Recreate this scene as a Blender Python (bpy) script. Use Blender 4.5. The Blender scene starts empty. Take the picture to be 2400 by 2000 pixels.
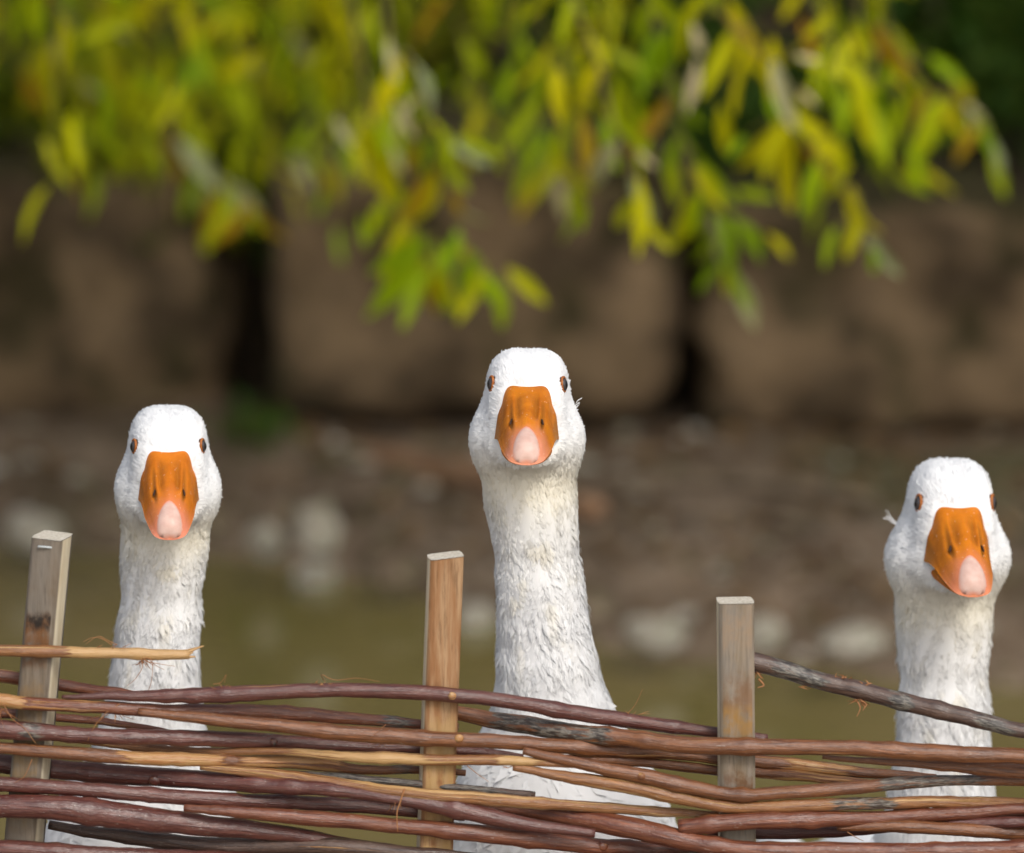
import bpy, math, random
import numpy as np
from mathutils import Vector, Matrix, noise as mnoise

random.seed(7)
rng = np.random.default_rng(7)
R = math.radians
SC = bpy.context.scene
COL = SC.collection

# ------------------------------------------------------------------ camera
PITCH = R(11.0)
DIST = 4.0
FOCAL = 200.0
P0 = np.array([0.0, 0.0, 0.66])                       # a point between the geese, at the photo's centre
CAM = P0 + DIST * np.array([0.0, -math.cos(PITCH), math.sin(PITCH)])
cam_d = bpy.data.cameras.new('camera')
cam = bpy.data.objects.new('camera', cam_d)
COL.objects.link(cam)
cam.location = CAM
cam.rotation_euler = (math.pi / 2 - PITCH, 0, 0)
cam_d.lens = FOCAL
cam_d.sensor_width = 36.0
cam_d.clip_start = 0.05
cam_d.clip_end = 500
cam_d.dof.use_dof = True
cam_d.dof.focus_distance = 3.975
cam_d.dof.aperture_fstop = 5.0
cam_d.dof.aperture_blades = 0
SC.camera = cam

# ------------------------------------------------------------------ world, sun, exposure
SUN_EL, SUN_AZ = R(43), R(158)                        # high, behind the photographer's right shoulder
world = bpy.data.worlds.new('World')
SC.world = world
world.use_nodes = True
wn = world.node_tree.nodes
wl = world.node_tree.links
wn.clear()
sky = wn.new('ShaderNodeTexSky')
sky.sky_type = 'NISHITA'
sky.sun_disc = False
sky.sun_elevation = SUN_EL
sky.sun_rotation = SUN_AZ
sky.air_density = 1.0
sky.dust_density = 4.0
sky.ozone_density = 1.0
bg = wn.new('ShaderNodeBackground')
bg.inputs['Strength'].default_value = 0.15
wo = wn.new('ShaderNodeOutputWorld')
hs = wn.new('ShaderNodeHueSaturation')                # thin high cloud: a paler sky
hs.inputs['Saturation'].default_value = 0.55
wl.new(sky.outputs[0], hs.inputs['Color'])
wl.new(hs.outputs[0], bg.inputs['Color'])
wl.new(bg.outputs[0], wo.inputs['Surface'])

sun_d = bpy.data.lights.new('sun', 'SUN')
sun_d.energy = 1.25
sun_d.angle = R(14)
sun_d.color = (1.0, 0.955, 0.88)
sun = bpy.data.objects.new('sun', sun_d)
COL.objects.link(sun)
to_sun = Vector((math.sin(SUN_AZ) * math.cos(SUN_EL), math.cos(SUN_AZ) * math.cos(SUN_EL), math.sin(SUN_EL)))
sun.rotation_euler = (-to_sun).to_track_quat('-Z', 'Y').to_euler()
sun.location = to_sun * 20

SC.view_settings.view_transform = 'Standard'
SC.view_settings.look = 'None'
SC.view_settings.gamma = 1.0
SC.view_settings.use_curve_mapping = False
SC.view_settings.exposure = 0.08

# ------------------------------------------------------------------ photo pixel -> point (2400 x 2000 photograph)
CF = np.array([0.0, math.cos(PITCH), -math.sin(PITCH)])
CU = np.array([0.0, math.sin(PITCH), math.cos(PITCH)])
CR = np.array([1.0, 0.0, 0.0])
K = 36.0 / FOCAL / 2400.0


def ray(px, py):
    return CF + (px - 1200.0) * K * CR - (py - 1000.0) * K * CU


def atY(px, py, Y):
    d = ray(px, py)
    return CAM + d * ((Y - CAM[1]) / d[1])


def atZ(px, py, Z):
    d = ray(px, py)
    return CAM + d * ((Z - CAM[2]) / d[2])


# ------------------------------------------------------------------ helpers
def mk_mesh(name, V, F, smooth=True):
    """V (n,3); F a list of integer arrays (m,3) / (m,4)."""
    V = np.asarray(V, dtype=np.float32)
    me = bpy.data.meshes.new(name)
    me.vertices.add(len(V))
    me.vertices.foreach_set('co', V.ravel())
    F = [np.asarray(f, dtype=np.int32) for f in F if len(f)]
    nl = sum(f.size for f in F)
    me.loops.add(nl)
    me.loops.foreach_set('vertex_index', np.concatenate([f.ravel() for f in F]))
    npol = sum(len(f) for f in F)
    me.polygons.add(npol)
    tot = np.concatenate([np.full(len(f), f.shape[1], dtype=np.int32) for f in F])
    st = np.concatenate([[0], np.cumsum(tot)[:-1]]).astype(np.int32)
    me.polygons.foreach_set('loop_start', st)
    if smooth:
        me.polygons.foreach_set('use_smooth', np.ones(npol, dtype=bool))
    me.update(calc_edges=True)
    me.validate()
    return me


def attr(me, name, vals):
    a = me.attributes.new(name, 'FLOAT', 'POINT')
    a.data.foreach_set('value', np.asarray(vals, dtype=np.float32))


def add(name, me, m=None, parent=None, loc=None):
    o = bpy.data.objects.new(name, me)
    COL.objects.link(o)
    if m is not None and me is not None:
        me.materials.clear()
        me.materials.append(m)
    if parent is not None:
        o.parent = parent
    if loc is not None:
        o.location = loc
    return o


def tag(o, label=None, cat=None, group=None, kind=None):
    if label:
        o['label'] = label
    if cat:
        o['category'] = cat
    if group:
        o['group'] = group
    if kind:
        o['kind'] = kind
    return o


def empty(name, loc):
    return add(name, None, loc=loc)


def smooth(a, b, x):
    t = np.clip((np.asarray(x, dtype=float) - a) / (b - a), 0, 1)
    return t * t * (3 - 2 * t)


def grid_faces(nu, nv, closed_v=False):
    """faces of a (nu x nv) vertex grid, row major."""
    i = np.arange(nu - 1)[:, None]
    j = np.arange(nv if closed_v else nv - 1)[None, :]
    j2 = (j + 1) % nv
    a = i * nv + j
    b = i * nv + j2
    c = (i + 1) * nv + j2
    d = (i + 1) * nv + j
    return np.stack([a, b, c, d], -1).reshape(-1, 4)


def tube(P, rad, sides=10, jitter=0.0, seed=0, caps=True):
    """tube round a polyline; returns V, F, u (metres along), ang."""
    P = np.asarray(P, float)
    n = len(P)
    rad = np.broadcast_to(np.asarray(rad, float), (n,))
    T = np.gradient(P, axis=0)
    T /= np.linalg.norm(T, axis=1)[:, None] + 1e-12
    ref = np.array([0.0, 0.0, 1.0]) if abs(T[0][2]) < 0.8 else np.array([1.0, 0.0, 0.0])
    N = np.zeros_like(P)
    prev = ref - T[0] * ref.dot(T[0])
    for i in range(n):
        prev = prev - T[i] * prev.dot(T[i])
        prev /= np.linalg.norm(prev) + 1e-12
        N[i] = prev
    B = np.cross(T, N)
    a = np.linspace(0, 2 * math.pi, sides, endpoint=False)
    r = rad[:, None] * np.ones(sides)[None, :]
    if jitter:
        g = np.random.default_rng(seed)
        low = g.normal(0, 1, (n, sides))
        for _ in range(2):
            low = (np.roll(low, 1, 0) + low + np.roll(low, -1, 0)) / 3
            low = (np.roll(low, 1, 1) + 2 * low + np.roll(low, -1, 1)) / 4
        r = r * (1 + jitter * low * 2.5)
    V = P[:, None, :] + r[..., None] * (np.cos(a)[None, :, None] * N[:, None, :] + np.sin(a)[None, :, None] * B[:, None, :])
    F = [grid_faces(n, sides, True)[:, ::-1]]
    V = V.reshape(-1, 3)
    u = np.concatenate([[0], np.cumsum(np.linalg.norm(np.diff(P, axis=0), axis=1))])
    uu = np.repeat(u, sides)
    aa = np.tile(a, n)
    if caps:
        k = len(V)
        V = np.vstack([V, P[0] - T[0] * rad[0] * 0.12, P[-1] + T[-1] * rad[-1] * 0.12])
        s = np.arange(sides)
        F.append(np.stack([np.full(sides, k), s, (s + 1) % sides], -1))
        o = (n - 1) * sides
        F.append(np.stack([np.full(sides, k + 1), o + (s + 1) % sides, o + s], -1))
        uu = np.concatenate([uu, [u[0], u[-1]]])
        aa = np.concatenate([aa, [0, 0]])
    return V, F, uu, aa


def catmull(pts, n):
    """smooth resample of control rows (k, d)."""
    pts = np.asarray(pts, float)
    if len(pts) == 2:
        t = np.linspace(0, 1, n)[:, None]
        return pts[0] * (1 - t) + pts[1] * t
    d = np.concatenate([[0], np.cumsum(np.linalg.norm(np.diff(pts[:, :2], axis=0), axis=1) + 1e-9)])
    t = np.linspace(0, d[-1], n)
    out = np.zeros((n, pts.shape[1]))
    m = np.gradient(pts, d, axis=0)
    for k in range(len(pts) - 1):
        sel = (t >= d[k]) & (t <= d[k + 1])
        h = d[k + 1] - d[k]
        s = ((t[sel] - d[k]) / h)[:, None]
        out[sel] = ((2 * s**3 - 3 * s**2 + 1) * pts[k] + (s**3 - 2 * s**2 + s) * h * m[k]
                    + (-2 * s**3 + 3 * s**2) * pts[k + 1] + (s**3 - s**2) * h * m[k + 1])
    return out


def vnoise(P, scale, seed=0.0):
    return np.array([mnoise.noise(Vector((p[0] * scale + seed, p[1] * scale + seed * 1.7, p[2] * scale - seed))) for p in P])


def merge(parts):
    """list of (V, [F...]) -> V, [tris, quads]"""
    Vs, T, Q, k = [], [], [], 0
    for V, F in parts:
        Vs.append(V)
        for f in F:
            f = np.asarray(f)
            (T if f.shape[1] == 3 else Q).append(f + k)
        k += len(V)
    out = []
    if T:
        out.append(np.vstack(T))
    if Q:
        out.append(np.vstack(Q))
    return np.vstack(Vs), out


# ------------------------------------------------------------------ materials
class NT:
    def __init__(self, name):
        self.m = bpy.data.materials.new(name)
        self.m.use_nodes = True
        self.n = self.m.node_tree.nodes
        self.l = self.m.node_tree.links
        self.n.clear()
        self.out = self.n.new('ShaderNodeOutputMaterial')

    def node(self, t, **kw):
        n = self.n.new(t)
        for k, v in kw.items():
            setattr(n, k, v)
        return n

    def link(self, a, b):
        self.l.new(a, b)

    def set(self, sock, v):
        if isinstance(v, bpy.types.NodeSocket):
            self.link(v, sock)
        else:
            if isinstance(v, (tuple, list)) and len(v) == 3 and sock.type == 'RGBA':
                v = (*v, 1.0)
            sock.default_value = v

    def attr(self, name):
        return self.node('ShaderNodeAttribute', attribute_name=name).outputs['Fac']

    def coord(self, scale=(1, 1, 1), kind='Object', loc=(0, 0, 0)):
        tc = self.node('ShaderNodeTexCoord')
        mp = self.node('ShaderNodeMapping')
        mp.inputs['Scale'].default_value = scale
        mp.inputs['Location'].default_value = loc
        self.link(tc.outputs[kind], mp.inputs['Vector'])
        return mp.outputs[0]

    def noise(self, vec, scale=5, detail=4, rough=0.55, dist=0.0):
        n = self.node('ShaderNodeTexNoise')
        n.inputs['Scale'].default_value = scale
        n.inputs['Detail'].default_value = detail
        n.inputs['Roughness'].default_value = rough
        n.inputs['Distortion'].default_value = dist
        if vec is not None:
            self.link(vec, n.inputs['Vector'])
        return n.outputs['Fac']

    def ramp(self, fac, stops, interp='LINEAR'):
        r = self.node('ShaderNodeValToRGB')
        r.color_ramp.interpolation = interp
        e = r.color_ramp.elements
        while len(e) < len(stops):
            e.new(0.5)
        for i, (p, c) in enumerate(stops):
            e[i].position = p
            e[i].color = (*c, 1.0) if len(c) == 3 else c
        self.link(fac, r.inputs['Fac'])
        return r.outputs['Color']

    def fac(self, x, a, b):
        n = self.node('ShaderNodeMapRange', interpolation_type='SMOOTHSTEP')
        n.inputs['From Min'].default_value = a
        n.inputs['From Max'].default_value = b
        self.set(n.inputs['Value'], x)
        return n.outputs[0]

    def mix(self, f, a, b, mode='MIX'):
        n = self.node('ShaderNodeMix', data_type='RGBA', blend_type=mode)
        self.set(n.inputs[0], f)
        self.set(n.inputs[6], a)
        self.set(n.inputs[7], b)
        return n.outputs[2]

    def math(self, op, a, b=0.0):
        n = self.node('ShaderNodeMath', operation=op)
        self.set(n.inputs[0], a)
        self.set(n.inputs[1], b)
        return n.outputs[0]

    def bump(self, h, strength=0.3, dist=0.002):
        n = self.node('ShaderNodeBump')
        n.inputs['Strength'].default_value = strength
        n.inputs['Distance'].default_value = dist
        self.link(h, n.inputs['Height'])
        return n.outputs[0]

    def principled(self, color, rough=0.6, normal=None, spec=0.5, sss=0.0, sss_rad=(0.01, 0.005, 0.003), sss_scale=1.0, coat=0.0):
        p = self.node('ShaderNodeBsdfPrincipled')
        self.set(p.inputs['Base Color'], color)
        self.set(p.inputs['Roughness'], rough)
        p.inputs['Specular IOR Level'].default_value = spec
        if sss:
            p.inputs['Subsurface Weight'].default_value = sss
            p.inputs['Subsurface Radius'].default_value = sss_rad
            p.inputs['Subsurface Scale'].default_value = sss_scale
        if coat:
            p.inputs['Coat Weight'].default_value = coat
            p.inputs['Coat Roughness'].default_value = 0.15
        if normal is not None:
            self.link(normal, p.inputs['Normal'])
        return p.outputs[0]

    def finish(self, sh):
        self.link(sh, self.out.inputs['Surface'])
        return self.m


def mat_leaf(name, c1, c2, trans, tw=0.45, rough=0.45, objrandom=False):
    t = NT(name)
    if objrandom:
        oi = t.node('ShaderNodeObjectInfo')
        f = oi.outputs['Random']
    else:
        f = t.attr('rnd')
    col = t.ramp(f, [(0.0, c1), (1.0, c2)])
    tcol = t.ramp(f, [(0.0, trans[0]), (1.0, trans[1])])
    d = t.principled(col, rough, spec=0.15)
    tr = t.node('ShaderNodeBsdfTranslucent')
    t.link(tcol, tr.inputs['Color'])
    mx = t.node('ShaderNodeMixShader')
    mx.inputs[0].default_value = tw
    t.link(d, mx.inputs[1])
    t.link(tr.outputs[0], mx.inputs[2])
    return t.finish(mx.outputs[0])


def mat_feather(name, tr_w):
    t = NT(name)
    tint = t.attr('tint')
    n = t.noise(t.coord((1, 1, 0.4)), 90, 3)
    c0 = t.mix(t.fac(n, 0.3, 0.75), (0.85, 0.86, 0.865), (0.89, 0.895, 0.895))
    col = t.mix(tint, c0, (0.86, 0.80, 0.64))
    d = t.node('ShaderNodeBsdfDiffuse')
    t.link(col, d.inputs['Color'])
    tr = t.node('ShaderNodeBsdfTranslucent')
    t.link(col, tr.inputs['Color'])
    mx = t.node('ShaderNodeMixShader')
    mx.inputs[0].default_value = tr_w
    t.link(d.outputs[0], mx.inputs[1])
    t.link(tr.outputs[0], mx.inputs[2])
    return t.finish(mx.outputs[0])


def mat_beak(name, base, deep, pink):
    t = NT(name)
    s = t.attr('along')
    groove = t.attr('groove')
    v = t.coord()
    n = t.noise(v, 70, 4)
    n2 = t.noise(v, 420, 2)
    col = t.mix(t.fac(n, 0.35, 0.7), base, deep)
    col = t.mix(t.fac(t.math('ADD', s, t.math('MULTIPLY', t.math('SUBTRACT', n, 0.5), 0.35)), 0.50, 0.95), col, pink)
    col = t.mix(t.math('MULTIPLY', groove, 0.85), col, (0.22, 0.085, 0.008))
    speck = t.fac(n2, 0.69, 0.74)
    col = t.mix(t.math('MULTIPLY', speck, 0.55), col, (0.9, 0.75, 0.6))
    n3 = t.noise(t.coord(loc=(3, 1, 2)), 300, 2)
    col = t.mix(t.math('MULTIPLY', t.fac(n3, 0.70, 0.74), t.math('MULTIPLY', groove, 0.9)), col, (0.06, 0.03, 0.015))
    h = t.math('ADD', t.math('MULTIPLY', n2, 0.6), n)
    sh = t.principled(col, t.math('ADD', 0.44, t.math('MULTIPLY', n, 0.25)), t.bump(h, 0.45, 0.0012), 0.22, 0.10, (0.006, 0.002, 0.001))
    return t.finish(sh)


def mat_simple(name, c1, c2, scale=40, rough=0.6, bump=0.2, bd=0.002, sss=0.0, vec=(1, 1, 1), spec=0.5):
    t = NT(name)
    n = t.noise(t.coord(vec), scale, 5)
    col = t.mix(t.fac(n, 0.3, 0.7), c1, c2)
    return t.finish(t.principled(col, rough, t.bump(n, bump, bd), spec, sss))


def mat_rod(name, bark, bark2, inner, peel=0.45, rough=0.5):
    """willow rod bark: streaks along the rod, peeled patches, grey-black lichen."""
    t = NT(name)
    u = t.attr('u')
    cx = t.attr('ca')
    cy = t.attr('sa')
    oi = t.node('ShaderNodeObjectInfo')
    rnd = t.math('MULTIPLY', oi.outputs['Random'], 37.0)

    def vec(su, sa):
        c = t.node('ShaderNodeCombineXYZ')
        t.set(c.inputs[0], t.math('ADD', t.math('MULTIPLY', u, su), rnd))
        t.set(c.inputs[1], t.math('MULTIPLY', cx, sa))
        t.set(c.inputs[2], t.math('MULTIPLY', cy, sa))
        return c.outputs[0]
    streak = t.noise(vec(38, 3.2), 1.0, 5, 0.6)
    patch = t.noise(vec(7, 1.7), 1.0, 5, 0.65, 0.6)
    fine = t.noise(vec(260, 5.0), 1.0, 3, 0.6)
    col = t.mix(t.fac(streak, 0.32, 0.68), bark, bark2)
    col = t.mix(t.math('MULTIPLY', t.fac(fine, 0.45, 0.8), 0.25), col, (0.24, 0.13, 0.075))
    mot = t.noise(vec(42, 2.2), 1.0, 4, 0.7)
    col = t.mix(t.math('MULTIPLY', t.fac(mot, 0.52, 0.72), 0.55), col, tuple(c_ * 0.35 for c_ in bark))
    mot2 = t.noise(vec(30, 2.8), 1.0, 4, 0.7, 0.5)
    col = t.mix(t.math('MULTIPLY', t.fac(mot2, 0.54, 0.74), 0.6), col, tuple(min(c_ * 1.9, 0.6) for c_ in bark2))
    pk = t.math('ADD', patch, t.math('MULTIPLY', t.attr('peel'), 0.55))
    pmask = t.fac(pk, 1.0 - peel, 1.0 - peel + 0.06)
    col = t.mix(t.math('MULTIPLY', pmask, 0.9), col, t.mix(t.fac(streak, 0.3, 0.7), inner, (0.46, 0.27, 0.10)))
    lk = t.math('ADD', t.noise(vec(55, 2.4), 1.0, 5, 0.65), t.math('MULTIPLY', t.math('SUBTRACT', t.attr('lichen'), 1.0), 0.6))
    lcol = t.ramp(t.noise(vec(160, 4.0), 1.0, 3), [(0.34, (0.012, 0.010, 0.008)), (0.48, (0.045, 0.040, 0.034)), (0.60, (0.19, 0.18, 0.15)), (0.7, (0.09, 0.05, 0.025))])
    col = t.mix(t.math('MULTIPLY', t.fac(lk, 0.38, 0.50), 0.92), col, lcol)
    sp = t.noise(vec(220, 9.0), 1.0, 2)
    col = t.mix(t.math('MULTIPLY', t.fac(sp, 0.68, 0.73), 0.6), col, (0.45, 0.40, 0.34))
    h = t.math('ADD', t.math('ADD', streak, t.math('MULTIPLY', fine, 0.6)), t.math('MULTIPLY', pmask, -0.5))
    return t.finish(t.principled(col, t.math('ADD', rough - 0.20, t.math('MULTIPLY', streak, 0.25)), t.bump(h, 0.6, 0.0012), 0.8))


def mat_stake(name, c1, c2, stains, grey=0.0, diag=0.0):
    """sawn stake: long grain, stains set by height (metres below the top)."""
    t = NT(name)
    tc = t.node('ShaderNodeTexCoord')
    mp = t.node('ShaderNodeMapping')
    mp.inputs['Scale'].default_value = (1, 1, 0.09)
    mp.inputs['Rotation'].default_value = (0, diag, 0)
    t.link(tc.outputs['Object'], mp.inputs['Vector'])
    g1 = t.noise(mp.outputs[0], 170, 5, 0.6, 0.3)
    g2 = t.noise(mp.outputs[0], 420, 4, 0.6)
    blot = t.noise(t.coord((1, 1, 0.6)), 55, 4, 0.6)
    col = t.mix(t.fac(g1, 0.36, 0.66), c1, c2)
    col = t.mix(t.math('MULTIPLY', t.fac(g2, 0.48, 0.70), 0.6), col, tuple(c_ * 0.45 for c_ in c1))
    if grey:
        col = t.mix(t.math('MULTIPLY', t.fac(blot, 0.3, 0.7), grey), col, (0.21, 0.19, 0.165))
    sx = t.node('ShaderNodeSeparateXYZ')
    t.link(tc.outputs['Object'], sx.inputs[0])
    z = t.math('ADD', sx.outputs[2], t.math('MULTIPLY', t.math('SUBTRACT', blot, 0.5), 0.02))
    front = t.fac(t.attr('front'), 0.4, 0.6)
    for (za, zb, edge, c, amt) in stains:
        m = t.math('MULTIPLY', t.fac(z, za - edge, za + edge), t.math('SUBTRACT', 1.0, t.fac(z, zb - edge, zb + edge)))
        m = t.math('MULTIPLY', t.math('MULTIPLY', m, front), t.math('MULTIPLY', t.fac(t.noise(t.coord((1, 1, 0.8), loc=(za, zb, 1)), 110, 4, 0.6), 0.30, 0.6), amt))
        col = t.mix(m, col, c)
    top = t.attr('top')
    ends = t.mix(t.fac(t.noise(t.coord(), 500, 3), 0.3, 0.7), (0.50, 0.44, 0.34), (0.70, 0.65, 0.56))
    col = t.mix(t.fac(top, 0.3, 0.7), col, ends)
    side = t.attr('side')
    col = t.mix(t.math('MULTIPLY', t.fac(side, 0.3, 0.7), 0.85), col, t.mix(t.fac(g1, 0.3, 0.7), (0.60, 0.50, 0.33), (0.72, 0.64, 0.47)))
    return t.finish(t.principled(col, 0.7, t.bump(t.math('ADD', g1, g2), 0.45, 0.0012), 0.3))


def mat_stone(name, c1, c2, moss, scale=7, topc=None):
    t = NT(name)
    v = t.coord()
    n = t.noise(v, scale, 6, 0.6)
    n2 = t.noise(v, scale * 5, 5, 0.65)
    n3 = t.noise(t.coord(loc=(5, 2, 9)), scale * 0.7, 4)
    col = t.mix(t.fac(n, 0.35, 0.65), c1, c2)
    col = t.mix(t.math('MULTIPLY', t.fac(n2, 0.4, 0.7), 0.4), col, (0.10, 0.075, 0.05))
    col = t.mix(t.math('MULTIPLY', t.fac(n3, 0.5, 0.62), 0.8), col, moss)
    if topc is not None:                              # soil and moss on the upper faces, painted dark against the pale lit ledge
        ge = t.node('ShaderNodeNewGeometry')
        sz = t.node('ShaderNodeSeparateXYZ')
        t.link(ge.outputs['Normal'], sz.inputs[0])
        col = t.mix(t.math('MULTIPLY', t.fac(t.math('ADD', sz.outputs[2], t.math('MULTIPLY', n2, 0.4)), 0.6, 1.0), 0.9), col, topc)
    return t.finish(t.principled(col, 0.85, t.bump(t.math('ADD', n, t.math('MULTIPLY', n2, 0.4)), 0.7, 0.02), 0.2))


M = {}
WALL_Y0 = 4.57
M['feather_body'] = mat_feather('feather_body', 0.0)
M['feather_tuft'] = mat_feather('feather_tuft', 0.08)
M['beak_a'] = mat_beak('beak_orange_pink', (0.63, 0.18, 0.008), (0.50, 0.135, 0.004), (0.76, 0.26, 0.16))
M['beak_b'] = mat_beak('beak_deep_orange', (0.60, 0.185, 0.005), (0.44, 0.12, 0.003), (0.76, 0.29, 0.17))
M['beak_c'] = mat_beak('beak_bright_orange', (0.62, 0.185, 0.005), (0.50, 0.14, 0.003), (0.74, 0.25, 0.13))
t = NT('beak_nail')
n = t.noise(t.coord(), 160, 4)
col = t.mix(t.fac(n, 0.3, 0.7), (0.62, 0.40, 0.33), (0.68, 0.48, 0.41))
col = t.mix(t.fac(t.attr('fade'), 0.74, 1.0), col, (0.76, 0.30, 0.19))
M['nail'] = t.finish(t.principled(col, 0.4, t.bump(n, 0.15, 0.001), 0.3, 0.12, (0.006, 0.003, 0.002)))
M['eyelid'] = mat_simple('eyelid', (0.42, 0.13, 0.012), (0.28, 0.075, 0.008), 500, 0.45, 0.3, 0.001)
M['dark'] = mat_simple('nostril_dark', (0.03, 0.012, 0.006), (0.05, 0.02, 0.01), 100, 0.7)
M['leg'] = mat_simple('goose_leg', (0.55, 0.17, 0.03), (0.42, 0.12, 0.02), 200, 0.5, 0.4)
M['staple'] = mat_simple('staple_steel', (0.42, 0.46, 0.47), (0.55, 0.58, 0.58), 200, 0.4)
t = NT('eye')
ed = t.attr('ed')
col = t.ramp(ed, [(0.0, (0.006, 0.005, 0.005)), (0.46, (0.008, 0.006, 0.006)), (0.54, (0.035, 0.028, 0.026)), (0.74, (0.06, 0.055, 0.058)), (0.86, (0.02, 0.012, 0.008)), (1.0, (0.03, 0.02, 0.01))])
M['eye'] = t.finish(t.principled(col, 0.04, None, 0.5))


def mix3(a, b, f):
    return tuple(x * (1 - f) + y * f for x, y in zip(a, b))


PURPLE, PURPLE2 = (0.056, 0.011, 0.009), (0.125, 0.037, 0.026)
RED, RED2 = (0.085, 0.016, 0.007), (0.19, 0.058, 0.022)
BROWN, BROWN2 = (0.090, 0.026, 0.007), (0.21, 0.074, 0.020)
TAN, TAN2 = (0.17, 0.060, 0.015), (0.29, 0.125, 0.036)
GREYB, GREYB2 = (0.042, 0.021, 0.016), (0.10, 0.056, 0.038)
INNER = (0.38, 0.155, 0.042)
M['rod_p'] = mat_rod('rod_purple_bark', PURPLE, PURPLE2, INNER, 0.30, 0.42)
M['rod_r'] = mat_rod('rod_red_bark', RED, RED2, INNER, 0.33, 0.45)
M['rod_b'] = mat_rod('rod_brown_bark', BROWN, BROWN2, INNER, 0.38, 0.5)
M['rod_t'] = mat_rod('rod_tan_peeled', TAN, TAN2, (0.52, 0.32, 0.13), 0.45, 0.5)
M['rod_g'] = mat_rod('rod_grey_bark', GREYB, GREYB2, INNER, 0.34, 0.5)
M['fibre'] = mat_simple('bark_fibre', (0.36, 0.17, 0.06), (0.26, 0.10, 0.035), 60, 0.6)
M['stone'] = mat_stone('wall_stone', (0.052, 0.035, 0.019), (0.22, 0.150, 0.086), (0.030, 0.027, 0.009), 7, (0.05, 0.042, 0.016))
M['pebble'] = mat_stone('pale_stone', (0.36, 0.325, 0.265), (0.56, 0.53, 0.47), (0.22, 0.22, 0.14), 20)
M['pebble_b'] = mat_stone('brown_stone', (0.13, 0.09, 0.06), (0.30, 0.235, 0.175), (0.08, 0.08, 0.03), 20)
M['log'] = mat_simple('rotten_log', (0.20, 0.105, 0.055), (0.38, 0.22, 0.125), 18, 0.8, 0.8, 0.01)
M['trunk'] = mat_simple('willow_bark', (0.10, 0.075, 0.05), (0.20, 0.15, 0.10), 22, 0.9, 0.9, 0.02, vec=(1, 1, 0.3))
M['twig'] = mat_simple('willow_twig', (0.10, 0.075, 0.022), (0.17, 0.12, 0.035), 60, 0.6)
M['leaf_y'] = mat_leaf('willow_leaf_yellow', (0.58, 0.60, 0.006), (0.68, 0.60, 0.006), ((0.72, 0.74, 0.01), (0.85, 0.76, 0.01)), 0.5, 0.4, True)
M['leaf_g'] = mat_leaf('willow_leaf_green', (0.28, 0.46, 0.006), (0.50, 0.58, 0.008), ((0.34, 0.56, 0.01), (0.58, 0.66, 0.012)), 0.5, 0.4, True)
M['leaf_o'] = mat_leaf('willow_leaf_orange', (0.44, 0.22, 0.01), (0.40, 0.28, 0.02), ((0.62, 0.36, 0.02), (0.66, 0.45, 0.02)), 0.55, 0.4, True)
M['leaf_p'] = mat_leaf('willow_leaf_pale', (0.28, 0.33, 0.17), (0.52, 0.46, 0.24), ((0.25, 0.30, 0.08), (0.35, 0.35, 0.1)), 0.3, 0.35, True)
M['leaf_c'] = mat_leaf('willow_leaf_gleam', (0.85, 0.74, 0.44), (0.80, 0.66, 0.42), ((0.8, 0.7, 0.4), (0.8, 0.7, 0.4)), 0.4, 0.4, True)  # cream leaves stand in for sun gleams, the light put into their colour
M['leaf_crown'] = mat_leaf('willow_crown_leaf', (0.22, 0.38, 0.006), (0.68, 0.62, 0.006), ((0.32, 0.46, 0.01), (0.75, 0.66, 0.012)), 0.5, 0.35)
M['leaf_shrub'] = mat_leaf('shrub_leaf', (0.07, 0.13, 0.012), (0.24, 0.23, 0.014), ((0.16, 0.30, 0.01), (0.5, 0.48, 0.012)), 0.5, 0.35)
M['leaf_ivy'] = mat_leaf('ivy_leaf', (0.035, 0.095, 0.018), (0.10, 0.15, 0.020), ((0.08, 0.24, 0.01), (0.2, 0.3, 0.015)), 0.35, 0.6)
M['litter'] = mat_leaf('leaf_litter', (0.12, 0.065, 0.03), (0.24, 0.15, 0.07), ((0.1, 0.05, 0.02), (0.2, 0.12, 0.05)), 0.15, 0.7)
M['grass'] = mat_leaf('grass_blade', (0.05, 0.09, 0.015), (0.16, 0.15, 0.03), ((0.16, 0.24, 0.01), (0.4, 0.36, 0.03)), 0.4, 0.5)

t = NT('ground_earth')
v = t.coord()
n1 = t.noise(v, 1.3, 6, 0.6)
n2 = t.noise(v, 9, 6, 0.65)
n3 = t.noise(v, 60, 4, 0.6)
col = t.mix(t.fac(n2, 0.35, 0.65), (0.085, 0.056, 0.034), (0.215, 0.155, 0.108))
col = t.mix(t.math('MULTIPLY', t.fac(n1, 0.5, 0.65), 0.7), col, (0.075, 0.075, 0.022))
col = t.mix(t.math('MULTIPLY', t.fac(n3, 0.5, 0.7), 0.4), col, (0.32, 0.27, 0.22))
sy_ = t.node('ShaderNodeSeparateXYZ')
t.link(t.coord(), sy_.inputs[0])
col = t.mix(t.math('MULTIPLY', t.fac(sy_.outputs[1], WALL_Y0 + 0.0, WALL_Y0 + 0.3), 0.75), col, (0.045, 0.030, 0.018))     # leaf mould above the wall, painted darker to subdue the sunlit ledge
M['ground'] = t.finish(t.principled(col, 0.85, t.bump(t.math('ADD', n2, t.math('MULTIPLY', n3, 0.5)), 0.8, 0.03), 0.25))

t = NT('pond_water')
v = t.coord((1, 0.6, 1))
w1 = t.noise(v, 7, 3)
w2 = t.noise(t.coord(), 1.4, 3)
col = t.mix(t.fac(w2, 0.3, 0.7), (0.165, 0.138, 0.045), (0.20, 0.158, 0.070))
M['water'] = t.finish(t.principled(col, 0.12, t.bump(w1, 0.12, 0.02), 0.4))

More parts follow.
